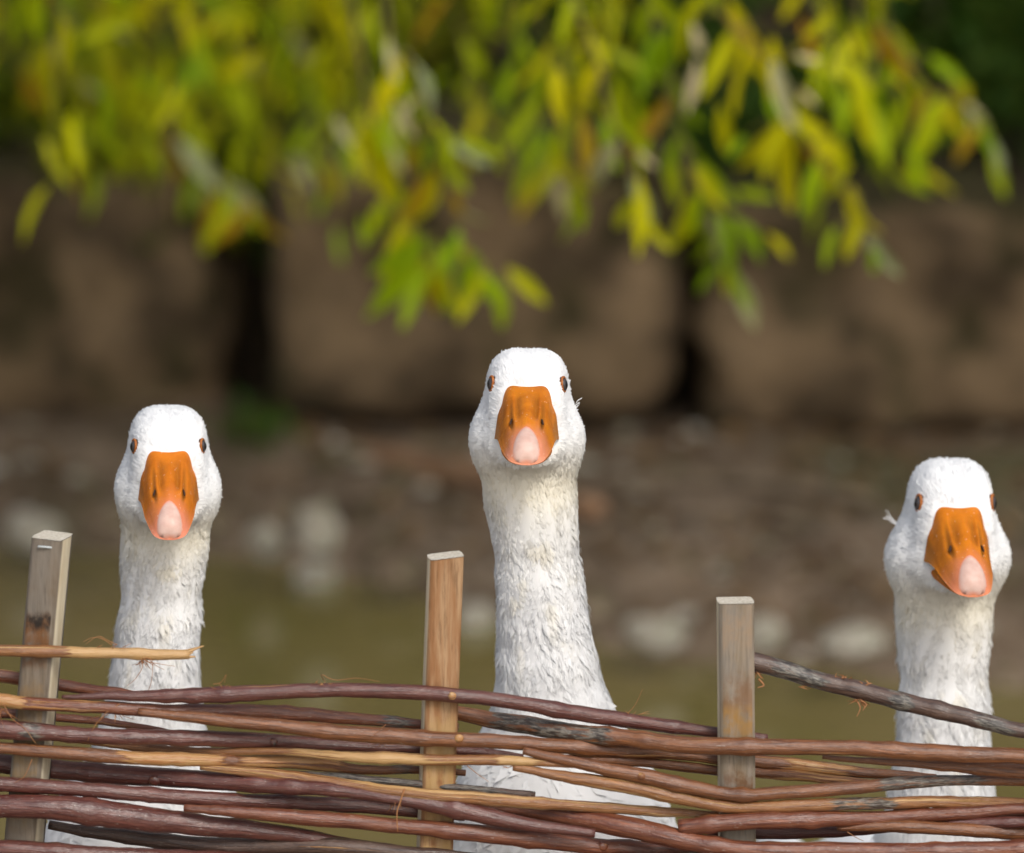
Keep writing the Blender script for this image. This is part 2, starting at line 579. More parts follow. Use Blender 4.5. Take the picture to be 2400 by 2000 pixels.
# ------------------------------------------------------------------ ground, pond
WATER_Z = -0.35
WALL_Y = 4.57
shore_px = [(-1600, 1290), (-600, 1285), (0, 1275), (250, 1280), (550, 1285), (750, 1315), (850, 1350), (1000, 1370), (1150, 1425),
            (1400, 1490), (1600, 1530), (1900, 1545), (2100, 1570), (2400, 1590), (3000, 1600), (4200, 1560)]
shore = np.array([atZ(x, y, WATER_Z)[:2] for x, y in shore_px])


def shore_y(x):
    return np.interp(x, shore[:, 0], shore[:, 1])


def ground_z(x, y):
    x = np.asarray(x, float)
    y = np.asarray(y, float)
    near = -0.13 - 0.49 * smooth(0.95, 2.2, y)
    sy = shore_y(x)
    up = smooth(0, 1, (y - (sy - 0.45)) / np.maximum(WALL_Y - sy + 0.45, 0.1) * 1.0)
    bank = -0.62 + 0.37 * np.clip((y - (sy - 0.55)) / 0.75, 0, 1) ** 0.8 + 0.02 * up
    z = np.where(y < 2.3, near, bank)
    terr = 0.33 * smooth(WALL_Y + 0.34, WALL_Y + 0.42, y)
    hill = 0.30 * np.clip(y - WALL_Y - 0.42, 0, None) + 0.012 * np.clip(y - WALL_Y - 2, 0, 30) ** 1.6
    return z + terr + np.minimum(hill, 9.0)


def axis(lo, hi, core0, core1, step, n_out):
    core = np.arange(core0, core1 + 1e-6, step)
    a = core0 - (np.geomspace(1, 1 + core0 - lo, n_out) - 1)[::-1][:-1]
    b = core1 + (np.geomspace(1, 1 + hi - core1, n_out) - 1)[1:]
    return np.concatenate([a, core, b])


gx = axis(-120, 120, -2.4, 2.4, 0.05, 24)
gy = axis(-60, 160, -0.8, 6.2, 0.05, 26)
GX, GY = np.meshgrid(gx, gy, indexing='ij')
GZ = ground_z(GX, GY)
flat = np.stack([GX.ravel(), GY.ravel(), GZ.ravel()], -1)
core = (np.abs(flat[:, 0]) < 2.5) & (flat[:, 1] > -1) & (flat[:, 1] < 6.3)
bump_h = np.zeros(len(flat))
bump_h[core] = vnoise(flat[core] * np.array([1, 1, 0]), 4.0, 3.1) * 0.022 + vnoise(flat[core] * np.array([1, 1, 0]), 13.0, 1.1) * 0.01
bump_h *= np.where(np.abs(flat[:, 1] - 0.3) < 0.7, 0.15, 1.0)
flat[:, 2] += bump_h
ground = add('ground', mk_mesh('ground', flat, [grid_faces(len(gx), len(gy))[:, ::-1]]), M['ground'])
ground.data.flip_normals() if ground.data.polygons[0].normal.z < 0 else None
tag(ground, kind='structure')

wx = np.linspace(-14, 14, 40)
wy = np.linspace(1.1, WALL_Y - 0.02, 30)
WX, WY = np.meshgrid(wx, wy, indexing='ij')
wv = np.stack([WX.ravel(), WY.ravel(), np.full(WX.size, WATER_Z)], -1)
water = add('pond_water', mk_mesh('pond_water', wv, [grid_faces(40, 30)[:, ::-1]]), M['water'])
if water.data.polygons[0].normal.z < 0:
    water.data.flip_normals()
tag(water, kind='structure')


# pale unseen path added before the fence to bounce light onto the geese
px_ = np.linspace(-9, 9, 60)
py_ = np.linspace(-8.5, -0.42, 40)
PX, PY = np.meshgrid(px_, py_, indexing='ij')
pv = np.stack([PX.ravel(), PY.ravel(), ground_z(PX, PY).ravel() + 0.012], -1)
edge = (np.abs(pv[:, 1] + 0.42) < 0.01) | (np.abs(pv[:, 1] + 8.5) < 0.01)
pv[edge, 2] -= 0.03
path = add('bounce_path', mk_mesh('bounce_path', pv, [grid_faces(60, 40)]), mat_simple('bounce_gravel', (0.36, 0.32, 0.26), (0.50, 0.46, 0.39), 45, 0.9, 0.6, 0.01))
if path.data.polygons[0].normal.z < 0:
    path.data.flip_normals()
tag(path, kind='structure')


def gz(x, y):
    return float(ground_z(np.array([x]), np.array([y]))[0])


# ------------------------------------------------------------------ stone wall
def rock_mesh(name, size, seed, n=(14, 6, 10), rough=0.10, round_=0.18):
    """rough squared block centred on its base middle."""
    sx, sy, sz = size
    nx, ny, nz = n
    idx, V = {}, []
    Q = []

    def vid(i, j, k):
        key = (i, j, k)
        if key not in idx:
            idx[key] = len(V)
            V.append((i / nx * 2 - 1, j / ny * 2 - 1, k / nz * 2 - 1))
        return idx[key]
    for i in range(nx):
        for j in range(ny):
            Q.append((vid(i, j, 0), vid(i, j + 1, 0), vid(i + 1, j + 1, 0), vid(i + 1, j, 0)))
            Q.append((vid(i, j, nz), vid(i + 1, j, nz), vid(i + 1, j + 1, nz), vid(i, j + 1, nz)))
    for i in range(nx):
        for k in range(nz):
            Q.append((vid(i, 0, k), vid(i + 1, 0, k), vid(i + 1, 0, k + 1), vid(i, 0, k + 1)))
            Q.append((vid(i, ny, k), vid(i, ny, k + 1), vid(i + 1, ny, k + 1), vid(i + 1, ny, k)))
    for j in range(ny):
        for k in range(nz):
            Q.append((vid(0, j, k), vid(0, j, k + 1), vid(0, j + 1, k + 1), vid(0, j + 1, k)))
            Q.append((vid(nx, j, k), vid(nx, j + 1, k), vid(nx, j + 1, k + 1), vid(nx, j, k + 1)))
    V = np.array(V)
    e = 1 / round_
    L = (np.abs(V) ** (2 * e)).sum(1) ** (1 / (2 * e))
    V = V / np.maximum(L, 1e-6)[:, None] * 1.0
    S = np.array([sx, sy, sz]) / 2
    W = V * S
    d = vnoise(W, 3.2 / max(size), seed) * rough + vnoise(W, 9.0 / max(size), seed + 4) * rough * 0.45
    W = W * (1 + d[:, None])
    W[:, 2] += sz / 2
    return mk_mesh(name, W, [np.array(Q)])


wall = empty('stone_wall', (0, WALL_Y, gz(0, WALL_Y) - 0.05))
tag(wall, 'low dark wall of big rough stone blocks on the far bank', 'wall')
blocks = [  # photo x0, x1, y_top, y_bottom, extra depth
    (-1700, -760, 480, 1080, 0.0), (-740, -130, 520, 1090, 0.02), (-110, 520, 500, 1085, 0.15), (640, 1600, 490, 1020, -0.06),
    (1640, 2470, 635, 1075, -0.05), (2490, 3200, 560, 1090, 0.03), (3220, 4300, 520, 1100, 0.0)]
for i, (x0, x1, yt, yb, dy) in enumerate(blocks):
    Y = WALL_Y + dy
    a = atY(x0, yb, Y)
    b = atY(x1, yt, Y)
    w, h = b[0] - a[0], b[2] - a[2] + 0.07
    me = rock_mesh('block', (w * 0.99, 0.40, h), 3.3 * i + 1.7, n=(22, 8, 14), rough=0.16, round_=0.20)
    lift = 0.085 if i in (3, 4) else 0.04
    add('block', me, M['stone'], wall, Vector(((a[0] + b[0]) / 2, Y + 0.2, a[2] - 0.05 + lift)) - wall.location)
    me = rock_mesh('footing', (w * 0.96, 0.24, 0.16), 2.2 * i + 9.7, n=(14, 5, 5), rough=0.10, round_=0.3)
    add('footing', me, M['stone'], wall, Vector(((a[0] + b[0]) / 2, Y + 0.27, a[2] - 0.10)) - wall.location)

# ------------------------------------------------------------------ stones, logs and litter on the far bank
stone_spec = [  # photo x, y, width px, height px, material, label
    (85, 1245, 170, 95, 'pebble', 'large white stone at the waterline beside the stake with a staple'),
    (622, 1262, 95, 80, 'pebble', 'round pale grey stone at the waterline beside a tall upright pale stone'),
    (745, 1225, 120, 130, 'pebble', 'upright pale greenish stone leaning beside a dark hollow on the bank'),
    (660, 1195, 90, 60, 'pebble_b', 'small tan stone lying below the fallen log on the bank'),
    (740, 1350, 120, 80, 'pebble', 'flat cream stone half sunk at the pond edge'),
    (930, 1340, 150, 70, 'pebble_b', 'wide flat beige stone lying at the water edge behind the orange wooden stake'),
    (1115, 1450, 110, 80, 'pebble', 'pale stone in the shallows between orange stake and tall goose'),
    (1535, 1480, 170, 80, 'pebble', 'flat white stone in the shallows beside the grey stake'),
    (1790, 1480, 120, 90, 'pebble', 'pale stone at the water edge just behind the grey stake'),
    (1760, 1310, 110, 80, 'pebble', 'greyish stone on the bank above the grey stake'),
    (1510, 1245, 90, 60, 'pebble', 'small grey stone lying near the fallen stick on the bank'),
    (1380, 1420, 150, 60, 'pebble_b', 'low brown stone at the pond edge right of the tall goose'),
    (1960, 1400, 140, 80, 'pebble_b', 'brown stone on the bank between grey stake and turned goose'),
    (2000, 1500, 190, 70, 'pebble', 'long pale stone at the water edge under the sloping dark rod'),
    (250, 1215, 120, 60, 'pebble_b', 'brown stone on the bank behind the stapled stake'),
    (480, 1220, 110, 60, 'pebble_b', 'reddish brown stone on the bank beside the lowest goose beak'),
    (1030, 1240, 150, 60, 'pebble', 'grey flat stone on the bank above the orange stake'),
]
for i, (px, py, w, h, m, lab) in enumerate(stone_spec):
    # distance from the bank the stone lies on
    p = atZ(px, py + h * 0.45, -0.30)
    for _ in range(4):
        p = atZ(px, py + h * 0.45, max(gz(p[0], p[1]), WATER_Z - 0.01))
    sc_ = (p[1] - CAM[1]) * K
    w, h = w * 0.85, h * 0.8
    me = rock_mesh('stone', (w * sc_, w * sc_ * 0.8, h * sc_ * 1.25), 5.1 * i, n=(9, 8, 7), rough=0.30, round_=0.85)
    o = add('stone', me, M[m], None, (p[0], p[1] + w * sc_ * 0.2, p[2] - h * sc_ * 0.22))
    tag(o, lab, 'stone', 'stones along the far bank')


def log(name, a, b, r0, r1, seed, label):
    P = catmull(np.array([a, (a + b) / 2 + np.array([0, 0.02, 0.012]), b]), 24)
    V, F, u, an = tube(P, np.linspace(r0, r1, 24), 12, 0.10, seed)
    base = P[0].copy()
    me = mk_mesh(name, V - base, F)
    o = add(name, me, M['log'], None, base)
    return tag(o, label, 'log', None)


def bankp(px, py, lift):
    p = atZ(px, py, -0.28)
    for _ in range(4):
        p = atZ(px, py, gz(p[0], p[1]) + lift)
    return p


log('fallen_log', bankp(350, 1085, 0.035), bankp(1250, 1135, 0.03), 0.038, 0.026, 3, 'brown fallen log along the foot of the stone wall')
log('fallen_branch', bankp(780, 1155, 0.022), bankp(1400, 1195, 0.02), 0.022, 0.015, 4, 'thinner brown fallen branch lying on the bank below the log')
log('fallen_stick', bankp(1330, 1290, 0.012), bankp(1600, 1340, 0.012), 0.02, 0.014, 5, 'short reddish stick lying on the bank right of the tall goose')
sb = log('weathered_branch', bankp(1450, 1130, 0.012), bankp(2050, 1175, 0.012), 0.013, 0.010, 8, 'long weathered branch on the bank below the rightmost wall block')
sb.data.materials[0] = M['trunk']


def leaf_scatter(P, D, N, L, W, fold=0.25, curl=0.15):
    """P base, D direction, N up-ish normal, L length, W width -> V, F, rnd index (7 verts a leaf)."""
    D = D / (np.linalg.norm(D, axis=1)[:, None] + 1e-9)
    S = np.cross(D, N)
    S /= np.linalg.norm(S, axis=1)[:, None] + 1e-9
    Nn = np.cross(S, D)
    L = L[:, None]
    W = W[:, None]
    v0 = P
    v1 = P + D * L * 0.3 + S * W * 0.42 + Nn * W * fold
    v2 = P + D * L * 0.3 - S * W * 0.42 + Nn * W * fold
    v3 = P + D * L * 0.65 + S * W * 0.40 + Nn * (W * fold - L * curl * 0.4)
    v4 = P + D * L * 0.65 - S * W * 0.40 + Nn * (W * fold - L * curl * 0.4)
    v5 = P + D * L - Nn * L * curl
    v6 = P + D * L * 0.47 - Nn * L * curl * 0.15
    n = len(P)
    V = np.stack([v0, v1, v2, v3, v4, v5, v6], 1).reshape(-1, 3)
    k = np.arange(n)[:, None] * 7
    T = np.concatenate([k + np.array([0, 1, 6]), k + np.array([0, 6, 2]), k + np.array([1, 3, 6]), k + np.array([6, 4, 2]),
                        k + np.array([3, 5, 6]), k + np.array([6, 5, 4])])
    return V, [T]


def rand_dirs(n, g=rng):
    d = g.normal(0, 1, (n, 3))
    return d / np.linalg.norm(d, axis=1)[:, None]


def leaves_obj(name, P, D, N, L, W, m, parent=None, base=(0, 0, 0), g=rng, **kw):
    V, F = leaf_scatter(P, D, N, L, W, **kw)
    me = mk_mesh(name, V - np.array(base), F)
    attr(me, 'rnd', np.repeat(g.random(len(P)), 7))
    return add(name, me, m, parent)


# leaf litter and gravel on the bank and the slope
n = 5200
x = rng.uniform(-1.6, 1.6, n)
y = rng.uniform(3.3, 7.0, n)
ok = (y > shore_y(x) + 0.03) & ((y < WALL_Y - 0.02) | (y > WALL_Y + 0.3))
x, y = x[ok], y[ok]
P = np.stack([x, y, ground_z(x, y) + 0.006], -1)
D = rand_dirs(len(P)) * np.array([1, 1, 0.25])
o = leaves_obj('leaf_litter', P, D, np.tile([0, 0, 1.0], (len(P), 1)) + rand_dirs(len(P)) * 0.4, rng.uniform(0.02, 0.05, len(P)), rng.uniform(0.01, 0.025, len(P)), M['litter'])
tag(o, 'brown fallen leaves scattered over the far bank and slope', 'leaf litter', kind='stuff')

def gravel(name, n, rlo, rhi, m, label, seed):
    g = np.random.default_rng(seed)
    parts = []
    while len(parts) < n:
        x = g.uniform(-1.3, 1.3)
        y = g.uniform(3.2, WALL_Y)
        sy_ = float(shore_y(x))
        if y < sy_ - 0.06 or g.random() > math.exp(-max(y - sy_, 0) / 0.5):
            continue
        r = g.uniform(rlo, rhi)
        phi = np.linspace(0, 2 * math.pi, 7, endpoint=False)
        ring = np.stack([np.cos(phi), np.sin(phi) * g.uniform(0.5, 0.9), np.zeros(7)], -1) * r * g.uniform(0.7, 1.15, (7, 1))
        V = np.vstack([ring, ring * 0.7 + [0, 0, r * g.uniform(0.3, 0.55)], [[0, 0, r * 0.6]]]) + [x, y, gz(x, y) - 0.002]
        q = np.arange(7)
        parts.append((V, [np.stack([q, (q + 1) % 7, 7 + (q + 1) % 7, 7 + q], -1), np.stack([7 + q, 7 + (q + 1) % 7, np.full(7, 14)], -1)]))
    V, F = merge(parts)
    o = add(name, mk_mesh(name, V, F), m)
    return tag(o, label, 'gravel', kind='stuff')


gravel('brown_gravel', 1100, 0.005, 0.020, M['pebble_b'], 'small brown gravel strewn along the far bank', 1)
gravel('pale_pebbles', 110, 0.006, 0.024, M['pebble'], 'small pale pebbles strewn along the far waterline', 2)


# ------------------------------------------------------------------ shrubs and ivy above the wall
def shrub(name, c, rx, rz, nleaf, lsize, m, label, g, cat='shrub', group='shrubs growing above the stone wall'):
    base = np.array([c[0], c[1], gz(c[0], c[1]) - 0.02])
    root = empty(name, base)
    tag(root, label, cat, group)
    parts = []
    tips = []
    for k in range(9):
        a = g.uniform(0, 2 * math.pi)
        e = np.array([math.cos(a) * rx * g.uniform(0.3, 0.9), math.sin(a) * rx * 0.7 * g.uniform(0.3, 0.9), rz * g.uniform(0.6, 1.5)])
        Pm = catmull(np.array([[0, 0, 0], e * [0.3, 0.3, 0.55] + g.normal(0, 0.02, 3), e]), 10)
        V, F, _, _ = tube(Pm, np.linspace(0.009, 0.003, 10), 6)
        parts.append((V, F))
        tips.append(Pm)
    V, F = merge(parts)
    add('stem', mk_mesh('stem', V, F), M['trunk'], root)
    tips = np.array(tips)
    nc = max(10, nleaf // 45)
    cl = rand_dirs(nc, g) * g.uniform(0.35, 1.0, (nc, 1)) * np.array([rx, rx * 0.7, rz * 0.75]) + [0, 0, rz * 0.9]
    j = g.integers(0, nc, nleaf)
    Pp = cl[j] + g.normal(0, 1, (nleaf, 3)) * np.array([rx, rx * 0.8, rz]) * 0.13
    Pp[:, 2] = np.maximum(Pp[:, 2], 0.0)
    Dd = rand_dirs(nleaf, g) + np.array([0, -0.3, -0.35])
    Nn = rand_dirs(nleaf, g) * 0.6 + np.array([0, -0.2, 1.0])
    leaves_obj('foliage', Pp, Dd, Nn, g.uniform(0.6, 1.2, nleaf) * lsize, g.uniform(0.35, 0.55, nleaf) * lsize, m, root, g=g)
    return root


def slope_pt(px, py):
    """point where the photo's ray meets the slope above the wall."""
    d = ray(px, py)
    for s in np.arange(8.7, 14, 0.02):
        p = CAM + d * s
        if p[1] > WALL_Y + 0.2 and p[2] < gz(p[0], p[1]):
            return p
    return CAM + d * 10


shrub_spec = [
    ((-0.62, 4.95), 0.30, 0.26, 1500, 0.055, 'leaf_shrub', 'yellowish green bush above the wall block behind the lowest left goose'),
    ((-0.22, 5.25), 0.30, 0.30, 1500, 0.06, 'leaf_shrub', 'loose olive bush on the slope above the dark gap in the wall'),
    ((-1.05, 5.3), 0.35, 0.36, 1500, 0.06, 'leaf_shrub', 'broad green bush at the end of the slope beyond the lowest goose'),
    ((0.18, 5.1), 0.26, 0.20, 1100, 0.055, 'leaf_ivy', 'mid green bush on the slope above the middle wall block'),
    ((0.68, 5.0), 0.26, 0.30, 1500, 0.06, 'leaf_ivy', 'dark green bush above the wall behind the turned goose'),
    ((1.05, 5.25), 0.35, 0.45, 1500, 0.06, 'leaf_ivy', 'tall dark green bush at the far right of the slope'),
    ((0.36, 5.7), 0.35, 0.34, 1300, 0.06, 'leaf_shrub', 'olive bush higher on the slope behind the hanging yellow leaves'),
    ((-0.7, 5.9), 0.45, 0.42, 1600, 0.06, 'leaf_shrub', 'large olive bush high on the slope beyond the first bushes'),
    ((0.0, 6.2), 0.5, 0.4, 1300, 0.07, 'leaf_shrub', 'bush at the top of the slope seen between nearer bushes'),
]
shrub_spec += [
    ((-0.45, 4.98), 0.24, 0.13, 700, 0.05, 'leaf_shrub', 'low olive bush along the wall top left of the dark gap'),
    ((0.02, 4.98), 0.22, 0.12, 700, 0.05, 'leaf_shrub', 'low bush on the wall top over the middle block'),
    ((0.40, 4.98), 0.22, 0.13, 700, 0.05, 'leaf_ivy', 'low green bush on the wall top near the second gap'),
]
for i, (c, rx, rz, nl, ls, m, lab) in enumerate(shrub_spec):
    shrub('shrub', c, rx, rz, nl, ls, M[m], lab, np.random.default_rng(100 + i))

n = 1500
x = rng.uniform(-1.4, 1.4, n)
y = rng.uniform(WALL_Y + 0.15, 6.8, n)
keep = vnoise(np.stack([x, y, x * 0], -1), 1.6, 8.8) + 0.35 * (x > 0.3) > 0.05
x, y = x[keep], y[keep]
P = np.stack([x, y, np.maximum(ground_z(x, y), -0.05) + rng.uniform(0.02, 0.09, len(x))], -1)
o = leaves_obj('ivy', P, rand_dirs(len(P)) + [0, -0.6, -0.2], np.tile([0, -0.3, 1.0], (len(P), 1)) + rand_dirs(len(P)) * 0.5,
               rng.uniform(0.035, 0.06, len(P)), rng.uniform(0.025, 0.05, len(P)), M['leaf_ivy'])
tag(o, 'green ivy creeping over the slope above the wall', 'ivy', kind='stuff')

# moss and weeds in the wall gap
for i, (px, py, lab) in enumerate([(590, 985, 'small green weed growing in the gap between two wall blocks')]):
    p = bankp(px, py + 50, 0.0)
    g = np.random.default_rng(40 + i)
    root = empty('weed', (p[0], p[1] - 0.02, p[2]))
    tag(root, lab, 'weed')
    nl = 55
    Pp = g.normal(0, 1, (nl, 3)) * [0.03, 0.02, 0.016] + [0, 0, 0.03]
    Pp[:, 2] = np.abs(Pp[:, 2])
    leaves_obj('foliage', Pp, rand_dirs(nl, g) + [0, 0, 0.4], rand_dirs(nl, g) + [0, -0.5, 0.6], g.uniform(0.02, 0.04, nl), g.uniform(0.01, 0.02, nl), M['leaf_ivy'], root, g=g)

# ------------------------------------------------------------------ willow hanging over the pond
TR = np.array([1.75, 4.15, gz(1.75, 4.15) - 0.05])
willow = empty('willow_tree', TR)
tag(willow, 'willow tree whose yellow green leafy twigs hang over the pond', 'tree')
trunkP = catmull(np.array([[0, 0, 0], [-0.04, -0.05, 0.7], [-0.12, -0.12, 1.5], [-0.15, -0.2, 2.3], [-0.1, -0.2, 3.2]]), 26)
V, F, _, _ = tube(trunkP, np.linspace(0.17, 0.08, 26) + 0.06 * np.exp(-np.linspace(0, 8, 26)), 16, 0.08, 2)
add('trunk', mk_mesh('trunk', V, F), M['trunk'], willow)
limbs = [
    [[-0.11, -0.1, 1.35], [-0.6, -0.9, 1.95], [-1.3, -1.5, 2.1], [-2.2, -1.9, 1.95], [-3.1, -2.0, 1.75]],
    [[-0.14, -0.18, 2.0], [-0.7, -0.5, 2.5], [-1.6, -0.9, 2.6], [-2.6, -1.0, 2.5], [-3.6, -0.9, 2.2]],
    [[-0.12, -0.15, 1.7], [-0.3, -1.0, 2.1], [-0.6, -1.8, 2.15], [-1.0, -2.3, 1.9]],
    [[-0.13, -0.2, 2.6], [-0.9, 0.2, 3.2], [-2.0, 0.5, 3.3], [-3.2, 0.5, 3.0]],
    [[-0.12, -0.2, 2.4], [0.5, -0.5, 3.0], [1.2, -0.7, 3.0]],
]
limb_pts = []
for i, L in enumerate(limbs):
    Lp = catmull(np.array(L), 30)
    V, F, _, _ = tube(Lp, np.linspace(0.06, 0.014, 30), 10, 0.06, 20 + i)
    add('limb', mk_mesh('limb', V, F), M['trunk'], willow)
    limb_pts.append(Lp + TR)
limb_all = np.vstack(limb_pts)

# twigs: photo path of each hanging twig, at its own distance behind the geese
twig_spec = [
    # (Y, [(px, py), ...])
    (2.15, [(1690, -60), (1790, 130), (1850, 270), (1925, 380), (2010, 470), (2030, 560)]),
    (2.30, [(1500, -80), (1560, 120), (1590, 300), (1640, 430), (1690, 540), (1712, 640)]),
    (2.05, [(1330, -60), (1400, 140), (1440, 300), (1480, 420), (1500, 500)]),
    (2.25, [(900, -60), (960, 140), (1000, 250), (1030, 400), (1070, 520), (1130, 640)]),
    (2.40, [(820, -80), (850, 150), (880, 280), (900, 400), (960, 540), (1030, 640)]),
    (3.20, [(380, -80), (400, 200), (430, 340), (510, 420), (600, 490)]),
    (2.55, [(2010, -60), (2080, 60), (2150, 180), (2260, 250), (2330, 330)]),
    (3.10, [(1180, -80), (1220, 150), (1260, 330), (1300, 430)]),
    (3.30, [(650, -80), (700, 120), (740, 300), (760, 420)]),
    (3.50, [(130, -80), (160, 120), (200, 280), (210, 390)]),
    (2.35, [(1880, -70), (1930, 60), (1990, 170), (2040, 250)]),
    (3.60, [(480, -80), (520, 60), (560, 200), (590, 280)]),
    (3.55, [(20, -80), (40, 100), (60, 250)]),
    (2.85, [(1040, -80), (1080, 90), (1110, 200), (1150, 330)]),
    (2.10, [(1640, -60), (1700, 40), (1760, 110), (1830, 150)]),
]
twigs = []
for i, (Y, path) in enumerate(twig_spec):
    pts = np.array([atY(px, py, Y + 0.05 * math.sin(k * 1.3 + i)) for k, (px, py) in enumerate(path)])
    top = pts[0]
    cand = limb_all[np.argmin(np.linalg.norm((limb_all - top) * np.array([1, 1, 0.25]), axis=1))]
    up = np.array([cand, cand * 0.75 + top * 0.25 + np.array([0, 0, 0.10]), cand * 0.3 + top * 0.7 + np.array([0, 0, 0.05])])
    Pt = catmull(np.vstack([up, pts]), 60)
    V, F, _, _ = tube(Pt, np.linspace(0.0032, 0.0008, 60), 6)
    b = Pt[0]
    o = add('twig', mk_mesh('twig', V - b, F), M['twig'], willow, Vector(b - TR))
    twigs.append((o, Pt, b))


def leaf_mesh(name, width, bend, fold):
    """a lance-shaped willow leaf one metre long along +Y, scaled per leaf."""
    nu, vs = 9, [-1, -0.5, 0, 0.5, 1]
    V = []
    for i in range(nu):
        s = i / (nu - 1)
        w = width * (math.sin(math.pi * min(s * 0.96 + 0.02, 1)) ** 0.8)
        for v_ in vs:
            V.append((v_ * w, s, -bend * s * s + fold * abs(v_) * w + 0.02 * math.sin(9 * s) * v_))
    return mk_mesh(name, np.array(V), [grid_faces(nu, 5)])


leaf_meshes = {}
for mk in ('y', 'g', 'o', 'p', 'c'):
    for q in range(3):
        me = leaf_mesh('leaf', 0.11 + 0.018 * q, 0.10 + 0.12 * q, 0.5)
        me.materials.append(M['leaf_' + mk])
        leaf_meshes[mk, q] = me


def put_leaf(a, b, mk, q, twig, face, wide=1.0):
    """leaf from a to b (world), blade facing `face`."""
    o = bpy.data.objects.new('leaf', leaf_meshes[mk, q])
    COL.objects.link(o)
    d = Vector(b - a)
    Ln = d.length
    yv = d.normalized()
    xv = yv.cross(Vector(face)).normalized()
    zv = xv.cross(yv)
    m = Matrix((xv, yv, zv)).transposed().to_4x4()
    m = Matrix.Translation(Vector(a - twig[2])) @ m @ Matrix.Diagonal((Ln * wide, Ln, Ln, 1))
    o.parent = twig[0]
    o.matrix_local = m
    return o


# leaves that the photograph shows one by one, cream ones painted for sun gleams (two corners of the photo, each with its crop's offset)
seen = []
for c0, c1, s, lst in [
    (1200, 0, 1.75, [
        (1120, 470, 930, 720, 'y'), (1130, 470, 1130, 880, 'y'), (1160, 460, 1390, 690, 'y'), (1360, 590, 1310, 850, 'y'), (1390, 760, 1420, 980, 'y'),
        (1330, 930, 1270, 1090, 'g'), (520, 720, 530, 1060, 'y'), (730, 780, 695, 1070, 'y'), (890, 890, 1080, 1060, 'g'), (1040, 960, 1165, 1060, 'y'),
        (870, 1080, 890, 1225, 'y'), (820, 880, 880, 1090, 'p'), (-20, 1100, 140, 1240, 'y'), (570, 10, 490, 200, 'g'), (650, 110, 580, 380, 'g'),
        (850, 430, 890, 640, 'y'), (1070, 150, 1070, 420, 'y'), (1180, 260, 1390, 310, 'y'), (1370, 300, 1500, 370, 'y'), (1480, 100, 1630, 340, 'o'),
        (1600, 380, 1570, 590, 'g'), (1740, 400, 1790, 600, 'g'), (1800, 310, 1910, 440, 'y'), (1870, 420, 1960, 590, 'p'), (1470, 1010, 1500, 1140, 'g'),
        (760, 650, 920, 850, 'g'), (920, 780, 1060, 810, 'g'), (900, 10, 1000, 220, 'c'), (740, 100, 790, 240, 'c'), (760, 240, 720, 470, 'c'), (1160, 230, 1260, 250, 'c'), (1180, 370, 1250, 430, 'c'), (520, 620, 590, 690, 'c'), (590, 450, 640, 520, 'c'),
        (1340, 350, 1370, 560, 'g'), (1250, 560, 1280, 820, 'y'), (1180, 70, 1260, 260, 'o'), (280, 470, 340, 760, 'o'), (380, 480, 420, 700, 'g'),
        (180, 270, 200, 500, 'y'), (230, 480, 160, 780, 'g'), (80, 560, 60, 760, 'g'), (430, 330, 460, 500, 'g'), (1390, 120, 1440, 260, 'y'),
        (40, 0, 20, 180, 'y'), (640, 620, 680, 830, 'g'), (560, 560, 510, 720, 'g'), (1620, 580, 1700, 800, 'g'), (1960, 620, 2030, 820, 'g'),
        (1710, 230, 1850, 330, 'g'), (500, 400, 560, 600, 'g'), (950, 560, 900, 620, 'g'), (310, 850, 260, 960, 'g')]),
    (0, 0, 1.75, [
        (850, 790, 880, 1060, 'y'), (1010, 850, 1070, 960, 'g'), (1530, 470, 1590, 880, 'y'), (1440, 580, 1500, 740, 'y'), (1710, 580, 1680, 740, 'o'),
        (1790, 700, 1720, 950, 'y'), (1740, 960, 1540, 1140, 'g'), (720, 570, 900, 760, 'p'), (880, 730, 1070, 860, 'p'), (1820, 560, 2010, 680, 'p'),
        (1680, 370, 1800, 540, 'o'), (1200, 620, 1270, 760, 'p'), (330, 540, 350, 710, 'g'), (1620, 420, 1700, 570, 'p'), (1370, 480, 1440, 600, 'p'),
        (1590, 160, 1620, 330, 'p'), (1370, 30, 1420, 170, 'y'), (900, 380, 1040, 480, 'g'), (160, 280, 220, 400, 'g'), (1270, 560, 1340, 760, 'g'),
        (1880, 560, 2060, 640, 'g'), (1850, 780, 1900, 900, 'o'), (1330, 760, 1300, 900, 'g'), (560, 300, 700, 420, 'g'), (330, 330, 430, 400, 'p'),
        (440, 80, 540, 160, 'p'), (990, 200, 1060, 300, 'p'), (790, 160, 900, 280, 'g')]),
    (0, 400, 1.75, [
        (1740, 270, 1530, 640, 'g'), (1790, 290, 1840, 580, 'g'), (1990, 390, 1880, 620, 'y'), (2050, 460, 2070, 660, 'g'), (1850, 290, 1990, 410, 'o'),
        (1480, 190, 1500, 320, 'g'), (1380, 230, 1400, 380, 'g')]),
]:
    for (x1, y1, x2, y2, mk) in lst:
        seen.append((c0 + x1 / s, c1 + y1 / s, c0 + x2 / s, c1 + y2 / s, mk))
g = np.random.default_rng(55)
petioles = {}
nleaf = 0
